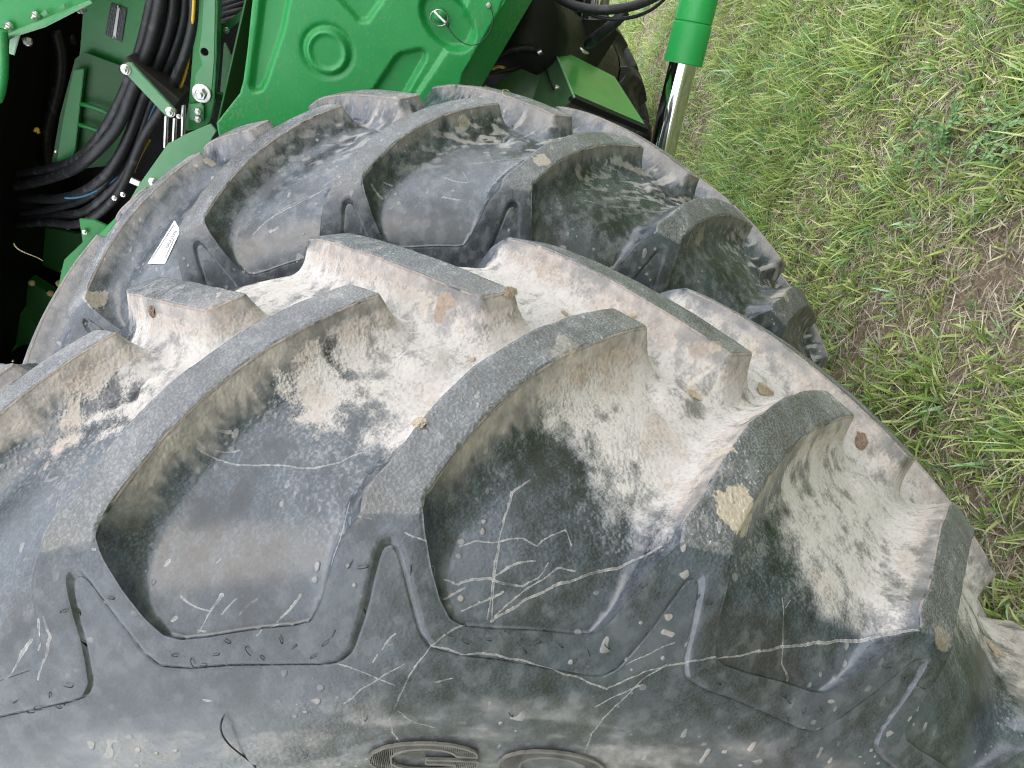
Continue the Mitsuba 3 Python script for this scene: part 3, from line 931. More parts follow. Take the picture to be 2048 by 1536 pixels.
cc = at(655, 103, YP)[[0, 2]]
rc = np.linalg.norm(at(692, 103, YP) - at(655, 103, YP))
ov = shapely.affinity.rotate(shapely.affinity.scale(Point(at(896, 44, YP)[[0, 2]]).buffer(1, 48), .074, .050), 0)
d1 = at(925, 75, YP)[[0, 2]] - at(868, 12, YP)[[0, 2]]
ov = shapely.affinity.rotate(ov, math.degrees(math.atan2(d1[1], d1[0])), origin='centroid')
EMB = [  # polygon, depth (towards the camera is positive), width of the slope
    (smooth_poly([(540, -120), (516, 60), (501, 172), (508, 183), (522, 180), (532, 160), (565, 60), (600, -120)], .007), -.016, .011),
    (smooth_poly([(663, -60), (676, -4), (718, 42), (735, 42), (764, 0), (800, -60)], .006), -.014, .010),
    (ov, -.020, .012),
    (smooth_poly([(745, 185), (790, 118), (800, 108), (842, 99), (852, 106), (848, 122), (800, 205), (760, 290), (700, 290)], .006), -.018, .011),
    (smooth_poly([(895, 96), (838, 182), (800, 260), (860, 330), (960, 300), (1004, 8), (1072, -110), (985, -110), (935, -6), (925, 24), (950, 60), (930, 95)], .008), .010, .010),
]


def emboss(q):
    h = np.zeros(len(q))
    pts = shapely.points(q)
    for poly, dep, w in EMB:
        sd = shapely.distance(poly.boundary, pts) * np.where(shapely.contains(poly, pts), 1, -1)
        t = np.clip(sd / w + .5, 0, 1)
        h += dep * t * t * (3 - 2 * t)
    r = np.hypot(q[:, 0] - cc[0], q[:, 1] - cc[1])
    h += .0075 * np.exp(-((r - rc) / .0060) ** 2) - .006 * np.exp(-((r - rc - .013) / .006) ** 2) + .003 / (1 + np.exp((r - rc) / .003))
    # pressed lip along the left edge
    return h + .0006 * (meshkit.fbm(np.c_[q * 9, q[:, :1] * 0], 3, 5) - .5)


b = panel.bounds
gx, gy = np.meshgrid(np.arange(b[0], b[2], .0045), np.arange(b[1], b[3], .0045))
q = np.c_[gx.ravel(), gy.ravel()]
q = q[shapely.contains(panel.buffer(-.003), shapely.points(q))]
ring = shapely.segmentize(panel.exterior, .0045)
q = np.vstack([np.array(ring.coords)[:-1], q])
tri = Delaunay(q).simplices
tri = tri[shapely.contains(panel, shapely.points(q[tri].mean(1)))]
V = np.stack([q[:, 0], YP - emboss(q), q[:, 1]], 1)
nb = len(ring.coords) - 1
Vb = np.vstack([V, V[:nb] + [0, .006, 0]])
i = np.arange(nb); j = (i + 1) % nb
F = np.vstack([tri, np.stack([i, j, j + len(V)], 1), np.stack([i, j + len(V), i + len(V)], 1)])
key = part('feeder_house', trimesh.Trimesh(Vb, F, process=False), 'mat_green', smooth=40, label='bright green embossed side sheet')
# return flange along its lower edge and the closed body behind it
e0, e1 = at(1083, -128, YP), at(922, 150, YP)
e2, e3 = at(900, 330, YP), None
f0, f1 = at(1140, -128, YP + .10), at(972, 158, YP + .10)
part('feeder_house__flange', slab([e0, e1 + (e1 - e0) * .35, f1 + (f1 - f0) * .35, f0], .004), 'mat_green')
part('feeder_house__lip', tube([e0 + OUTW * .002, e1 + (e1 - e0) * .35 + OUTW * .002], .0045, 3, 10, False), 'mat_green', smooth=True)
g0, g1 = f0 + [0, .9, 0], f1 + (f1 - f0) * .35 + [0, .9, 0]
up_ = np.array([-.45, 0, .9])
part('feeder_house__underside', slab([f0 + up_ * .03, f1 + (f1 - f0) * .35 + up_ * .03, g1 + up_ * .03, g0 + up_ * .03], .004), 'mat_black')
t0, t1 = at(520, -120, YP), at(436, 250, YP)
part('feeder_house__cover', slab([t0, t1, t1 + [0, 1.0, 0], t0 + [0, 1.0, 0]], .004), 'mat_deep_green')
# plug, ring pin and its tether in the oval recess
pc = at(880, 30, YP + .018)
x_, y_, z_ = axes(OUTW)
m = ring_prism([(.016, 0), (.016, .010), (.012, .018), (.0075, .020), (.0075, .026), (.004, .028)], 20).apply_transform(frame(pc, x_, y_, z_))
part('feeder_house__plug', m, 'mat_green', label='small green plug with a wire ring round it')
ang = np.linspace(0, 2 * PI, 40)
rc_ = at(878, 36, YP - .012)
part('feeder_house__wire_ring', tube([rc_ + .0205 * (math.cos(a) * x_ * .9 + math.sin(a) * y_) + OUTW * .006 * math.sin(a + 1) for a in ang], .0016, 60, 8), 'mat_zinc', smooth=True)
part('feeder_house__pin', tube([at(868, 22, YP - .004), at(886, 40, YP - .014), at(893, 47, YP - .016)], .0035, 8, 8), 'mat_zinc', smooth=True)
part('feeder_house__tether', tube([at(x, y, YP - .016 - .01 * math.sin(i_ / 9 * PI)) for i_, (x, y) in enumerate([(893, 47), (900, 60), (915, 78), (935, 89), (955, 88), (970, 76), (983, 55), (986, 35), (980, 14)])], .0013, 60, 6), 'mat_black_steel', smooth=True)
bolt(f'{M}__feeder_house', at(977, 10, YP - .010), OUTW, .006, 0, name='rivet')
cl = rbox(at(896, 49, YP - .016), x_, y_, z_, .012, .007, .006, .002)
part('feeder_house__ferrule', cl, 'mat_black_steel')

# lift cylinder
YC = 1.72
ax0, ax1 = at(1433, -150, YC + .066), at(1366, 128, YC)
dirc = unit(ax1 - ax0)
ex, ey, ez = axes(dirc)
Lb = np.linalg.norm(ax1 - ax0)
seam = np.linalg.norm(at(1391, 48, YC + .019) - ax0)
R1 = .0562
m = ring_prism([(R1 - .001, 0), (R1 - .001, seam - .004), (R1 - .004, seam - .001), (R1 - .004, seam + .001)], 48).apply_transform(frame(ax0, ex, ey, ez))
part('lift_cylinder__barrel', m, 'mat_green_matt', smooth=40)
m = ring_prism([(R1 - .003, seam), (R1 + .001, seam + .003), (R1 + .001, Lb - .002), (R1 - .001, Lb), (.043, Lb), (.043, Lb - .01)], 48).apply_transform(frame(ax0, ex, ey, ez))
part('lift_cylinder__gland', m, 'mat_green_matt', smooth=40)
m = ring_prism([(.0412, Lb - .02), (.0412, Lb + .72)], 64).apply_transform(frame(ax0, ex, ey, ez))
part('lift_cylinder__rod', m, 'mat_chrome', smooth=40, label='polished chrome piston rod')

# folded guard below the feeder house
a_, b_, c_, d_ = at(1104, 90, 1.78), at(1229, 153, 1.80), at(1296, 258, 1.42), at(1149, 195, 1.38)
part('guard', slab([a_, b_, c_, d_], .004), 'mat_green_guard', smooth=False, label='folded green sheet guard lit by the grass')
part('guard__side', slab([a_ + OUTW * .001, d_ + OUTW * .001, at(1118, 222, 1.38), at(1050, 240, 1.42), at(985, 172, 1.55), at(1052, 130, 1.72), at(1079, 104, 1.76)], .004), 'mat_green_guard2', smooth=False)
part('guard__fold', tube([a_ + OUTW * .003, d_ + OUTW * .003], .0035, 3, 8, False), 'mat_green_dusty', smooth=True)
part('guard__rim', slab([d_ + OUTW * .004, c_ + OUTW * .004, at(1293, 268, 1.42), at(1138, 205, 1.38)], .02), 'mat_black')
part('guard__seam', tube([at(1080, 106, 1.745), at(1107, 178, 1.48)], .003, 3, 8, False), 'mat_black')
nb_ = unit(np.cross(d_ - a_, at(1052, 130, 1.72) - a_))
if np.dot(nb_, CAM - a_) < 0: nb_ = -nb_
bolt(f'{M}__guard', at(1115, 177, 1.44), nb_, .006, 0)
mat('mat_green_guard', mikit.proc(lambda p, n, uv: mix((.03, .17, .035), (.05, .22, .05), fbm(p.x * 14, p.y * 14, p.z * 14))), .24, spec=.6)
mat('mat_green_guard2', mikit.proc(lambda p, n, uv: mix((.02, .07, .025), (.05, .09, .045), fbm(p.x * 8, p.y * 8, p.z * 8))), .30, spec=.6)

# hoses over the gap at the top right, a steel pipe and black pieces behind
part('hydraulic_hose', tube([at(1095, -22, 1.62), at(1121, -2, 1.6), at(1158, 14, 1.58), at(1202, 20, 1.56), at(1253, 15, 1.56), at(1303, -2, 1.58), at(1345, -30, 1.6)], .0125, 60, 14), 'mat_hose', smooth=True)
part('hydraulic_hose', tube([at(1140, 4, 1.60), at(1175, 26, 1.58), at(1202, 35, 1.57), at(1236, 38, 1.56), at(1270, 33, 1.57), at(1310, 14, 1.6), at(1340, -14, 1.62)], .0050, 60, 10), 'mat_hose', smooth=True)
part('hydraulic_hose', tube([at(1250, 22, 1.7), at(1228, 46, 1.7), at(1204, 66, 1.72), at(1178, 88, 1.78)], .0165, 30, 14), 'mat_hose', smooth=True)
part('steel_pipe', tube([at(1214, -20, 2.1), at(1196, 70, 2.1), at(1180, 135, 2.1)], .0150, 20, 16), 'mat_pipe', smooth=True)
part('steel_pipe', tube([at(1198, -20, 2.12), at(1186, 40, 2.12), at(1176, 110, 2.12)], .0080, 20, 12), 'mat_zinc', smooth=True)
part('steel_pipe', tube([at(1180, -20, 2.12), at(1170, 40, 2.12), at(1166, 110, 2.12)], .0110, 20, 12), 'mat_black_steel', smooth=True)
mat('mat_pipe', (.24, .21, .15), .35, metallic=.6)
part('hook', tube([at(1152, 84, 1.9), at(1156, 92, 1.89), at(1165, 101, 1.88), at(1176, 106, 1.9)], np.linspace(.0062, .0035, 24), 24, 10), 'mat_zinc', smooth=True)
part('hydraulic_hose', tube([at(985, 125, 1.62), at(1010, 103, 1.62), at(1040, 97, 1.62), at(1068, 100, 1.64), at(1082, 112, 1.66)], .0085, 40, 12), 'mat_hose', smooth=True)
part('hydraulic_hose', tube([at(960, 152, 1.6), at(990, 146, 1.6), at(1020, 139, 1.62), at(1045, 132, 1.66)], .0065, 40, 12), 'mat_hose', smooth=True)
part('hose_fitting', tube([at(1076, 106, 1.63), at(1083, 101, 1.63)], .010, 3, 12, False), 'mat_zinc', smooth=30)
part('wire', tube([at(985, 138, 1.64), at(1000, 133, 1.64), at(1012, 139, 1.64)], .004, 20, 8), 'mat_yellow', smooth=True)
part('axle_housing', tube([at(1010, 60, 1.7), at(1120, 120, 2.3), at(1170, 140, 3.0)], .16, 12, 20), 'mat_black', smooth=True)
part('cross_beam', slab([at(1060, -60, 2.0), at(1172, -60, 2.05), at(1160, 60, 2.1), at(1120, 82, 2.1), at(1040, 60, 2.05), at(985, 160, 1.95), at(900, 160, 1.9)], .03), 'mat_black')
part('cross_beam__cheek', slab([at(1078, 10, 1.98), at(1118, -6, 1.98), at(1158, 14, 1.98), at(1156, 24, 1.98), at(1123, 50, 1.985)], .012), 'mat_black_steel')
part('axle_arm', slab([at(1183, 40, 2.0), at(1222, 40, 2.05), at(1236, 68, 2.06), at(1218, 98, 2.05), at(1190, 140, 2.0), at(1150, 120, 1.95)], .05), 'mat_black')

# the black cavity of the body over the axle: a shell open towards the wheels
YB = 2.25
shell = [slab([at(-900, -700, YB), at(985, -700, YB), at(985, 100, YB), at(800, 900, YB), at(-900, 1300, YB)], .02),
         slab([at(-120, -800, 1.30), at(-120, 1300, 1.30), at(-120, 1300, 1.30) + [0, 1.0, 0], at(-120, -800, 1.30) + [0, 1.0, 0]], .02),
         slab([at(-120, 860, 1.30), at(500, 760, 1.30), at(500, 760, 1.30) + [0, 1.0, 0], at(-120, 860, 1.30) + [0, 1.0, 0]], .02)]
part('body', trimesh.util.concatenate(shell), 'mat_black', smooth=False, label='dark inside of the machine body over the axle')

# frame post with its bolts
def platey(name, pts, Y, thick, matkey, holes=(), rounding=.003, label=None):
    m = plate_y(pts, Y, thick, holes, rounding)
    m.fix_normals()
    return part(name, m, matkey, smooth=False, label=label)


platey('frame_post', [(391, -60), (436, -60), (433, 100), (428, 205), (420, 242), (409, 258), (368, 262), (378, 200), (385, 110), (388, 30)], 1.33, .008, 'mat_dark_green', [(409, 104, .0095)], .002)
part('frame_post__edge', slab([at(436, -60, 1.335), at(431, 130, 1.335), at(423, 235, 1.335), at(428, 235, 1.45), at(440, 130, 1.45), at(446, -60, 1.45)], .006), 'mat_green_dusty', smooth=False)
platey('frame_post__strap', [(409, -40), (431, -40), (428, 120), (423, 180), (411, 205), (388, 196), (390, 150), (405, 130), (398, 105), (404, 60)], 1.327, .003, 'mat_green_dusty', [(409, 104, .0095)], .004)
bolt(f'{M}__frame_post', at(403, 187, 1.324), OUTW, .0135, 1.75)
platey('frame_post__tab', [(376, 209), (402, 207), (407, 213), (406, 241), (400, 246), (382, 240), (374, 232)], 1.315, .006, 'mat_green_dusty')
bolt(f'{M}__frame_post', at(397, 222, 1.314), OUTW, .0085, 0)
bolt(f'{M}__frame_post', at(397, 238, 1.314), OUTW, .0085, 0)

# side sheet with the type plate
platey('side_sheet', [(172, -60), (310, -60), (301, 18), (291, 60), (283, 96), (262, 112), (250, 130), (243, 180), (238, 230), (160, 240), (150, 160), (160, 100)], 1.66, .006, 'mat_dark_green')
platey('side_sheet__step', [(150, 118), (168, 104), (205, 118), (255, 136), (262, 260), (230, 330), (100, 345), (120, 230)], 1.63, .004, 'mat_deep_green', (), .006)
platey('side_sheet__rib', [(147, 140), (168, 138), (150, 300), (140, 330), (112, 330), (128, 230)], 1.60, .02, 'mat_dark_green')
part('side_sheet__ridge', tube([at(152, 206, 1.61), at(185, 214, 1.6), at(218, 228, 1.6)], .007, 20, 8), 'mat_dark_green', smooth=True)
part('side_sheet__ridge', tube([at(148, 246, 1.61), at(180, 256, 1.6), at(212, 268, 1.6)], .007, 20, 8), 'mat_dark_green', smooth=True)
platey('side_sheet__edge_strip', [(292, 14), (297, 14), (284, 96), (279, 96)], 1.64, .012, 'mat_green_dusty', (), 0)
platey('side_sheet__bracket', [(303, 45), (312, 50), (300, 96), (292, 120), (277, 122), (258, 116), (272, 96), (287, 92)], 1.40, .01, 'mat_green_dusty')
platey('type_plate', [(221.6, 5.6), (253.6, 17), (243, 83.8), (209.6, 69)], 1.655, .002, 'mat_plate_black', (), .002, 'black type plate with faint grey lines')
platey('type_plate__strip', [(235, 13), (239.5, 16), (231, 77), (225, 74.5)], 1.652, .0015, 'mat_strip', (), .001)
mat('mat_strip', (.30, .30, .28), .25, metallic=.8)
pr = []
r5 = np.random.default_rng(4)
for u in (.12, .24, .34, .66, .76, .88):
    for v0 in np.arange(.1, .9, .13):
        if r5.random() < .25: continue
        v1 = v0 + r5.uniform(.05, .12)
        A0, B0, C0, D0 = [np.array(k) for k in ((221.6, 5.6), (253.6, 17), (243, 83.8), (209.6, 69))]
        f_ = lambda uu, vv: (A0 * (1 - uu) + B0 * uu) * (1 - vv) + (D0 * (1 - uu) + C0 * uu) * vv
        pr.append(slab([at(*f_(u, v0), 1.6535), at(*f_(u + .05, v0), 1.6535), at(*f_(u + .05, v1), 1.6535), at(*f_(u, v1), 1.6535)], .001))
part('type_plate__print', trimesh.util.concatenate(pr), 'mat_plate_print', smooth=False)
for x, y in ((236, 13), (226.5, 75)):
    part('type_plate__rivet', trimesh.creation.icosphere(2, .0032).apply_translation(at(x, y, 1.650)), 'mat_zinc', smooth=True)

# dim frame parts deep in the recess
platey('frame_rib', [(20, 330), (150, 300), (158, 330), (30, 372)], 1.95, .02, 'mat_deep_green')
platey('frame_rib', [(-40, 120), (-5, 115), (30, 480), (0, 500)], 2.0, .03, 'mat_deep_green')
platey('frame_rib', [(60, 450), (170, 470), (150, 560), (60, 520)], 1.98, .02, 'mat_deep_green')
part('hydraulic_hose', tube([at(x, y, 1.9) for x, y in [(110, 60), (120, 160), (100, 240), (98, 330)]], .017, 40, 12), 'mat_hose', smooth=True)
for x, y in ((106, 338), (60, 470), (135, 452), (104, 420)):
    bolt(f'{M}__frame_rib', at(x, y, 1.93), OUTW, .009, 1.4)

# hose bundle through its clamp
HP = [([(325, -40), (308, 60), (284, 135), (262, 190), (236, 252), (195, 300), (140, 342), (80, 362), (-20, 380)], .0150, 'mat_hose'),
      ([(345, -40), (338, 60), (308, 143), (287, 192), (262, 262), (220, 340), (165, 384), (85, 398), (-30, 405)], .0140, 'mat_hose'),
      ([(368, -40), (360, 66), (328, 147), (302, 205), (272, 298), (240, 362), (192, 410), (135, 430), (60, 438), (-30, 440)], .0140, 'mat_hose'),
      ([(383, -40), (376, 90), (350, 160), (330, 205), (290, 270), (262, 335), (235, 390), (185, 436), (110, 446), (30, 450), (-30, 450)], .0120, 'mat_hose'),
      ([(315, -40), (300, 20), (286, 80), (270, 130), (248, 185), (215, 250), (165, 310), (110, 335), (30, 348), (-30, 352)], .0135, 'mat_hose'),
      ([(356, -40), (350, 60), (320, 145), (290, 210), (250, 300), (205, 370), (150, 405), (60, 425), (-30, 432)], .0120, 'mat_hose')]
for k, (pp, r, mk) in enumerate(HP):
    part('hydraulic_hose', tube([at(x, y, 1.33 + .02 * (k % 3) + .0003 * max(0, y - 150) + .0022 * max(0, 190 - x)) for x, y in pp], r, 80, 14), mk, smooth=True)
part('wire', tube([at(x, y, 1.315 + .0002 * y) for x, y in [(389, -30), (385, 50), (379, 103), (370, 150), (352, 188)]], .0042, 40, 8), 'mat_yellow', smooth=True, label='yellow wire in the hose bundle')
part('wire', tube([at(x, y, 1.315 + .0003 * y) for x, y in [(350, 135), (336, 170), (312, 208), (291, 256), (276, 300), (252, 335)]], .0032, 40, 8), 'mat_blue', smooth=True, label='blue wire in the hose bundle')
part('wire', tube([at(x, y, 1.32 + .0003 * y) for x, y in [(265, 318), (245, 345), (200, 378), (165, 393), (130, 396)]], .0032, 40, 8), 'mat_blue', smooth=True)
part('wire', tube([at(x, y, 1.34 + .0003 * y) for x, y in [(300, 280), (278, 320), (268, 345)]], .0030, 30, 8), 'mat_yellow', smooth=True)
cq = [(251, 126), (241, 137), (333, 234), (343, 236), (353, 224), (262, 126)]
platey('hose_clamp', cq, 1.255, .010, 'mat_green_dusty', (), .006, 'pale green clamp bar over the hoses')
ca, cb = at(252, 121, 1.315), at(358, 208, 1.315)
part('hose_clamp__block', rbox((ca + cb) / 2 + np.array([0, .022, 0]), unit(cb - ca), np.cross(OUTW, unit(cb - ca)), OUTW, np.linalg.norm(cb - ca), .045, .10, .004), 'mat_black_rubber')
bolt(f'{M}__hose_clamp', at(251.5, 139, 1.254), OUTW, .0095, 1.3)
bolt(f'{M}__hose_clamp', at(341, 224, 1.254), OUTW, .0095, 1.3)
mat('mat_black_rubber', (.010, .0085, .0075), .6)
for x0, x1, y0, y1 in ((333, 331, 232, 295), (350, 348, 236, 285), (367, 366, 210, 272)):
    part('steel_pipe', tube([at(x0, y0, 1.30), at(x1, y1, 1.30)], .0058, 3, 12, False), 'mat_zinc', smooth=True)
bolt(f'{M}__hose_clamp', at(358, 232, 1.29), OUTW, .006, 0, name='grease_nipple')

# green guard plate hugging the cleaner tyre
platey('tyre_guard', [(249, 418), (274, 375), (336, 287), (350, 281), (367, 271), (421, 248), (433, 262), (424, 276), (410, 330), (330, 430)], 1.17, .006, 'mat_green_dusty', (), .003, 'pale green guard plate beside the cleaner tyre')
bolt(f'{M}__tyre_guard', at(306, 364, 1.168), OUTW, .0085, 1.3)
part('tyre_guard__bolt_shank', tube([at(262, 360, 1.20), at(280, 368, 1.20)], .009, 3, 12, False), 'mat_zinc', smooth=30)
part('tyre_guard__flange', slab([at(249, 418, 1.172), at(255, 408, 1.172), at(300, 440, 1.18), at(150, 660, 1.20), at(112, 610, 1.20), at(150, 520, 1.2), at(200, 465, 1.19)], .006), 'mat_dark_green', smooth=False)
platey('mount_plate', [(158, 438), (188, 440), (215, 452), (205, 480), (180, 500), (160, 560), (140, 640), (110, 600), (128, 520), (165, 485)], 1.24, .008, 'mat_dark_green')
for x, y in ((171, 463), (247, 388), (230, 395)):
    bolt(f'{M}__mount_plate', at(x, y, 1.235), OUTW, .007, 0)
x_, y_, z_ = axes(OUTW)
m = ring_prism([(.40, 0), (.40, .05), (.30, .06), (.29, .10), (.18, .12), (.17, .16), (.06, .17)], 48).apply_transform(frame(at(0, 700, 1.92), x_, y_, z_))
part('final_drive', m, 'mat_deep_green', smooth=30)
for x, y in ((129, 543), (64, 566), (101, 587), (118, 567)):
    bolt(f'{M}__final_drive', at(x, y, 1.62), unit([.5, -1, .2]), .0085, 1.2, mat='mat_brass')
mat('mat_brass', (.50, .42, .20), .35, metallic=.9)

# upper left: bright green beam with studs, upright and pale tab
platey('cross_member', [(-60, -60), (200, -60), (176, 2), (120, 30), (86, 46), (20, 72), (-60, 90)], 1.34, .008, 'mat_green', (), .002, 'bright green beam at the upper left')
part('cross_member__flange', slab([at(178, 0, 1.338), at(86, 46, 1.338), at(0, 72, 1.338), at(0, 78, 1.28), at(88, 50, 1.28), at(182, 2, 1.28)], .005), 'mat_green_dusty', smooth=False)
for x, y in ((18, 52), (71, 31), (164, 18)):
    bolt(f'{M}__cross_member', at(x, y, 1.33), unit([-.5, -.75, .25]), .0085, 1.2)
platey('cross_member__gusset', [(80, 28), (92, 18), (97, 28), (88, 34)], 1.32, .005, 'mat_green_dusty', (), 0)
platey('cross_member__gusset', [(118, 14), (129, 6), (131, 16), (120, 20)], 1.32, .005, 'mat_green_dusty', (), 0)
part('grab_rail', tube([at(4, 60, 1.26), at(6, 110, 1.26), at(4, 160, 1.26), at(-6, 200, 1.26)], .0125, 30, 16), 'mat_green', smooth=True)
platey('tab', [(19, 79), (40, 69), (28, 111), (16, 107)], 1.36, .006, 'mat_green_pale', (), .001)
mat('mat_green_pale', (.25, .42, .28), .3)
bolt(f'{M}__tab', at(55, 83, 1.42), unit([.4, -.8, .3]), .009, 1.3)
part('hydraulic_hose', tube([at(x, y, 2.08) for x, y in [(150, 76), (100, 100), (75, 150), (62, 220), (52, 310), (40, 420)]], .022, 50, 14), 'mat_hose', smooth=True)
part('cable_tie', tube([at(70, 262, 1.68), at(75, 258, 1.675), at(77, 266, 1.675)], .005, 10, 8), 'mat_yellow', smooth=True)
# between post and feeder house
platey('rail', [(431, 62), (494, 12), (499, 26), (438, 78)], 1.45, .02, 'mat_dark_green', (), .002)
for x, y in ((453, 61), (489, 30)):
    bolt(f'{M}__rail', at(x, y, 1.445), OUTW, .006, 1.3)
platey('rail__plate', [(448, 80), (462, 110), (486, 120), (486, 180), (462, 190), (440, 184)], 1.50, .006, 'mat_green_dusty')
bolt(f'{M}__rail', at(480, 140, 1.495), OUTW, .006, 0)
part('rail__clip', tube([at(482, 55, 1.40), at(487, 66, 1.40), at(483, 80, 1.40)], .005, 12, 8), 'mat_zinc', smooth=True)
part('rail__bar', slab([at(425, 184, 1.42), at(470, 196, 1.46), at(466, 208, 1.46), at(424, 196, 1.42)], .012), 'mat_dark_green', smooth=False)
for k, (y0, dx) in enumerate(((6, 0), (16, 4), (28, -4), (40, 2))):
    part('hydraulic_hose', tube([at(420, y0 + 8, 1.62), at(450 + dx, y0, 1.6), at(480, y0 - 9, 1.6), at(515, y0 - 20, 1.62)], .009, 24, 12), 'mat_hose', smooth=True)
straw('straw', [at(28, 487, 1.45), at(34, 496, 1.44), at(52, 506, 1.44), at(86, 522, 1.45)], .0022, 'lone pale straw stalk caught in the dark gap at the left')
for (x, y) in ((112, 303), (26, 722), (300, 105)):
    part('bolt', trimesh.creation.icosphere(1, .006).apply_translation(at(x, y, 1.5)), 'mat_zinc', smooth=True)


# ------------------------------------------------------------------ ground, grass, weeds
def ground_h(x, y):
    p = np.stack([x * 1.6, y * 1.6, np.zeros_like(x)], -1)
    near = np.exp(-((x - 2.2) ** 2 + (y - .6) ** 2) / 30)
    return (.05 * (meshkit.fbm(p, 4, 21) - .5) + .018 * (meshkit.fbm(p * 6, 2, 9) - .5)) * near - .012


ax_ = np.unique(np.r_[-150, -80, -40, -20, -10, -6, np.arange(-3, 7.01, .06), 8, 11, 16, 25, 45, 80, 150])
ay_ = np.unique(np.r_[-150, -80, -40, -20, -10, -5, np.arange(-2.5, 8.01, .06), 10, 14, 20, 30, 50, 90, 150])
gx, gy = np.meshgrid(ax_, ay_, indexing='ij')
gz = ground_h(gx, gy)
nx, ny = gx.shape
idx = np.arange(nx * ny).reshape(nx, ny)
F = np.vstack([np.stack([idx[:-1, :-1], idx[1:, :-1], idx[1:, 1:]], -1).reshape(-1, 3), np.stack([idx[:-1, :-1], idx[1:, 1:], idx[:-1, 1:]], -1).reshape(-1, 3)])
scene['ground'] = mikit.ply(trimesh.Trimesh(np.stack([gx, gy, gz], -1).reshape(-1, 3), F, process=False), 'mat_soil', smooth=True)
tag('ground', 'brown soil and dead thatch under the thin grass', kind='structure')


def soil(p, n, uv):
    n1, n2, n3 = fbm(p.x * 3, p.y * 3, 1.0), fbm(p.x * 22, p.y * 22, 2.0), fbm(p.x * 150, p.y * 150, 3.0)
    c = mix((.085, .066, .050), (.25, .20, .155), n2 * .5 + n3 * .5)
    thatch = smoothstep(.48, .60, fbm(p.x * 60, p.y * 180, 4.0) * .5 + fbm(p.x * 180, p.y * 60, 5.0) * .5)
    c = mix(c, (.42, .36, .25), smoothstep(.46, .66, fbm(p.x * 120, p.y * 340, 4.0) * .5 + fbm(p.x * 340, p.y * 120, 5.0) * .5) * .6)
    far = dr.maximum(smoothstep(6, 11, dr.sqrt(p.x * p.x + p.y * p.y)), dr.maximum(smoothstep(-.9, -1.6, p.y), smoothstep(6.2, 7.5, p.x)))
    return mix(c, mix((.13, .150, .070), (.20, .205, .115), n2), dr.maximum(far, smoothstep(.45, .7, n1) * .12))


scene['mat_soil'] = {'type': 'twosided', 'nested': {'type': 'bumpmap', 'scale': .012, 'arbitrary': mikit.proc(lambda p, n, uv: fbm(p.x * 60, p.y * 60, 2.0) + .4 * fbm(p.x * 260, p.y * 260, 3.0), eps=2e-3),
                     'bsdf': {'type': 'principled', 'base_color': mikit.proc(soil), 'roughness': .95, 'specular': .2}}}

rng = np.random.default_rng(12)


def blades(P, n_seg, L, Wd, az, lean, bend, col):
    """curved strips: root P, length, width, azimuth, lean from upright, further bend, colour"""
    n = len(P)
    V = np.zeros((n, (n_seg + 1) * 2, 3))
    pos = P.copy()
    side = np.stack([-np.sin(az), np.cos(az), np.zeros(n)], 1)
    twist = rng.uniform(-1.1, 1.1, n)
    for k in range(n_seg + 1):
        u = k / n_seg
        th = lean + bend * u
        d = np.stack([np.cos(az) * np.sin(th), np.sin(az) * np.sin(th), np.cos(th)], 1)
        nn = np.cross(d, side)
        sd = side * np.cos(twist)[:, None] + nn * np.sin(twist)[:, None]
        w = Wd * (1 - u ** 2.2) * (.75 + .5 * min(u * 3, 1) * .5) + 2e-4
        V[:, 2 * k] = pos - sd * (w / 2)[:, None]
        V[:, 2 * k + 1] = pos + sd * (w / 2)[:, None]
        pos = pos + d * (L / n_seg)[:, None]
        pos[:, 2] = np.maximum(pos[:, 2], P[:, 2] + .002)
    f = []
    for k in range(n_seg):
        f += [[2 * k, 2 * k + 1, 2 * k + 3], [2 * k, 2 * k + 3, 2 * k + 2]]
    F = (np.array(f)[None] + (np.arange(n) * (n_seg + 1) * 2)[:, None, None]).reshape(-1, 3)
    C = np.repeat(col[:, None], (n_seg + 1) * 2, 1)
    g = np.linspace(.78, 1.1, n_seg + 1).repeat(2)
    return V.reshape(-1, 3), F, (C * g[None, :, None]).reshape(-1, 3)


def field():
    pts = []
    # density falls with the distance from the near wheel, as blades merge into turf
    for x0, x1, y0, y1, dens in ((.3, 3.0, -.9, 2.6, 1500), (.3, 4.5, 2.6, 5, 700), (.3, 6.5, 5, 9, 260), (3.0, 6.5, -1.2, 5, 260), (.6, 9, 9, 16, 60)):
        n = int((x1 - x0) * (y1 - y0) * dens)
        pts.append(np.stack([rng.uniform(x0, x1, n), rng.uniform(y0, y1, n)], 1))
    c = np.vstack(pts)
    cover = meshkit.fbm(np.c_[c * 3.1, np.zeros(len(c))], 4, 31)
    bare = meshkit.fbm(np.c_[c * 6.5, np.zeros(len(c))], 3, 77)
    keep = (cover + .35 * (bare - .5) + rng.uniform(-.14, .14, len(c)) + .32 * np.clip((np.hypot(c[:, 0] - .6, c[:, 1] - .35) - .45) / .3, 0, 1)) > .36
    c, cover = c[keep], cover[keep]
    # nothing grows right under the tyres
    under = (np.abs(c[:, 0]) < .42) & (((c[:, 1] > -.34) & (c[:, 1] < .34)) | ((c[:, 1] > .42) & (c[:, 1] < 1.1)))
    return c[~under], cover[~under]


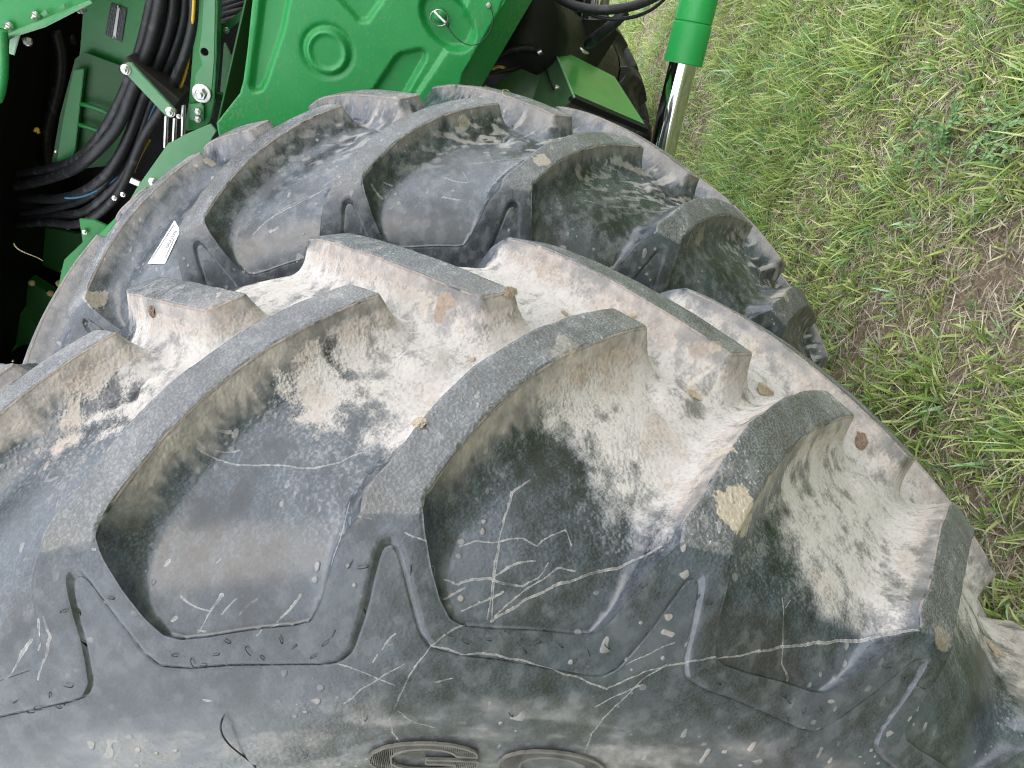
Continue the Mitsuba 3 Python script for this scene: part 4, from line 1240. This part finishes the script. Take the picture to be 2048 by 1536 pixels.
c, cover = field()
nb_ = rng.integers(7, 15, len(c))
root = np.repeat(c, nb_, 0)
kind = np.repeat(rng.random(len(c)), nb_)
cov = np.repeat(cover, nb_)
N = len(root)
az = rng.uniform(0, 2 * PI, N)
spread = np.repeat(rng.uniform(.012, .032, len(c)), nb_) * np.sqrt(rng.random(N))
P = np.c_[root[:, 0] + np.cos(az) * spread, root[:, 1] + np.sin(az) * spread, np.zeros(N)]
P[:, 2] = ground_h(P[:, 0], P[:, 1]) - .002
az = az + rng.normal(0, .7, N)
L = rng.uniform(.034, .088, N) * (.75 + .6 * np.repeat(rng.random(len(c)), nb_)) * (.7 + .7 * np.clip((cov - .4) * 4, 0, 1))
wide = rng.random(N) < .22
Wd = np.where(wide, rng.uniform(.0056, .0090, N), rng.uniform(.0028, .0050, N))
lean = rng.uniform(.25, 1.15, N)
bend = rng.uniform(.0, 1.0, N)
dry = rng.random(N) < (.28 + .33 * (kind > .70))
g0, g1, g2 = np.array([.16, .27, .065]), np.array([.42, .54, .165]), np.array([.72, .77, .40])
t = rng.random((N, 1))
col = np.where(t < .6, g0 + (g1 - g0) * t / .6, g1 + (g2 - g1) * (t - .6) / .4)
blue = (kind > .45) & (kind < .62)
col[blue] = col[blue] * [.72, .95, 1.25]
dc = np.array([.72, .65, .51]) * rng.uniform(.55, 1.35, (N, 1)) * [1, 1, 1]
col = np.where(dry[:, None], dc, col)
lean = np.where(dry, rng.uniform(.9, 1.55, N), lean)
Wd = np.where(dry, Wd * .6, Wd)
V, F, C = blades(P, 3, L, Wd, az, lean, bend, col)
gm = trimesh.Trimesh(V, F, process=False)
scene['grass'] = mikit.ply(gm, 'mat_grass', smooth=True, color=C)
tag('grass', 'short green lawn grass mixed with dry straw-coloured blades', 'grass', kind='stuff')
# flat dead stalks and clippings over the soil
n = 110000
c2 = np.stack([rng.uniform(.3, 3.2, n) , rng.uniform(-.9, 4.2, n)], 1)
c2[:n // 6] = c2[:n // 6] * [1.5, 1.6] + [.3, .2]
P2 = np.c_[c2, ground_h(c2[:, 0], c2[:, 1]) + rng.uniform(.001, .012, n)]
V, F, C = blades(P2, 2, rng.uniform(.02, .07, n), rng.uniform(.0012, .0034, n), rng.uniform(0, 2 * PI, n), rng.uniform(1.3, 1.65, n), rng.uniform(-.3, .3, n),
                 np.array([.70, .64, .53]) * rng.uniform(.35, 1.2, (n, 1)))
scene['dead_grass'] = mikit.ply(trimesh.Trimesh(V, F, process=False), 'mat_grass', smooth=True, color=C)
tag('dead_grass', 'flattened dry stalks lying on the soil between the grass', 'dead grass', kind='stuff')
scene['mat_grass'] = {'type': 'principledthin', 'base_color': {'type': 'mesh_attribute', 'name': 'vertex_color'}, 'roughness': .42, 'diff_trans': .7, 'eta': 1.4}

mat('mat_weed', mikit.proc(lambda p, n, uv: mix((.07, .17, .05), (.16, .28, .10), fbm(p.x * 90, p.y * 90, p.z * 90))), .42)
mat('mat_weed_pale', mikit.proc(lambda p, n, uv: mix((.12, .24, .10), (.24, .36, .17), fbm(p.x * 90, p.y * 90, p.z * 90))), .42)


def leaf_mesh(base, d, nrm, L, W):
    s = np.cross(nrm, d)
    v, f = [], []
    for k, (u, w) in enumerate(((0, .08), (.25, .8), (.5, 1), (.75, .75), (1, .06))):
        for sg in (-1, 0, 1):
            v.append(base + d * L * u + s * sg * W / 2 * w + nrm * (abs(sg) * .12 * W * w - .25 * L * u * u))
    for k in range(4):
        for j in (0, 1):
            a = k * 3 + j
            f += [[a, a + 1, a + 4], [a, a + 4, a + 3]]
    return np.array(v), np.array(f)


def weed(px, py, r, stems, label, matkey, group=None):
    o = ground_at(px, py, .01)
    o[2] = ground_h(np.array(o[0]), np.array(o[1]))
    tag(numbered('weed'), None)
    key = [k for k in labels if k.startswith('weed') and '__' not in k][-1]
    sv, lv, lf, nb = [], [], [], 0
    for k in range(stems):
        a = k / stems * 2 * PI + rng.uniform(-.4, .4)
        ll = r * rng.uniform(.6, 1.1)
        up = rng.uniform(.02, .075)
        pts = [o + np.array([math.cos(a + u * .5) * ll * u, math.sin(a + u * .5) * ll * u, .008 + up * math.sin(u * 2.0)]) for u in (0, .33, .66, 1)]
        sv.append(tube(pts, .0012, 10, 5))
        sp = spline(pts, 12)
        for i_ in range(1, 12):
            t_ = unit(sp[i_] - sp[i_ - 1])
            for sg in range(3):
                out = unit(rng.normal(0, 1, 3) * [1, 1, .6] + t_ * 1.0 + np.array([0, 0, .35]))
                nn = unit(np.array([0, 0, 1.0]) - out * out[2] + rng.normal(0, .35, 3))
                nn = unit(nn - out * np.dot(nn, out))
                v, f = leaf_mesh(sp[i_], out, nn, rng.uniform(.009, .019), rng.uniform(.0045, .0085))
                lv.append(v); lf.append(f + nb); nb += len(v)
    scene[f'{key}__stem'] = mikit.ply(trimesh.util.concatenate(sv), matkey, smooth=True)
    scene[f'{key}__foliage'] = mikit.ply(trimesh.Trimesh(np.vstack(lv), np.vstack(lf), process=False), matkey, smooth=True)
    labels[f'{key}__foliage'] = {'kind': 'stuff', 'label': 'small oval green leaves'}
    tag(key, label, 'weed')


weed(1895, 275, .085, 9, 'bushy dark green leafy weed left of the paler weed at the right edge', 'mat_weed')
weed(2010, 262, .095, 11, 'pale silvery green leafy weed at the right edge of the grass', 'mat_weed_pale')
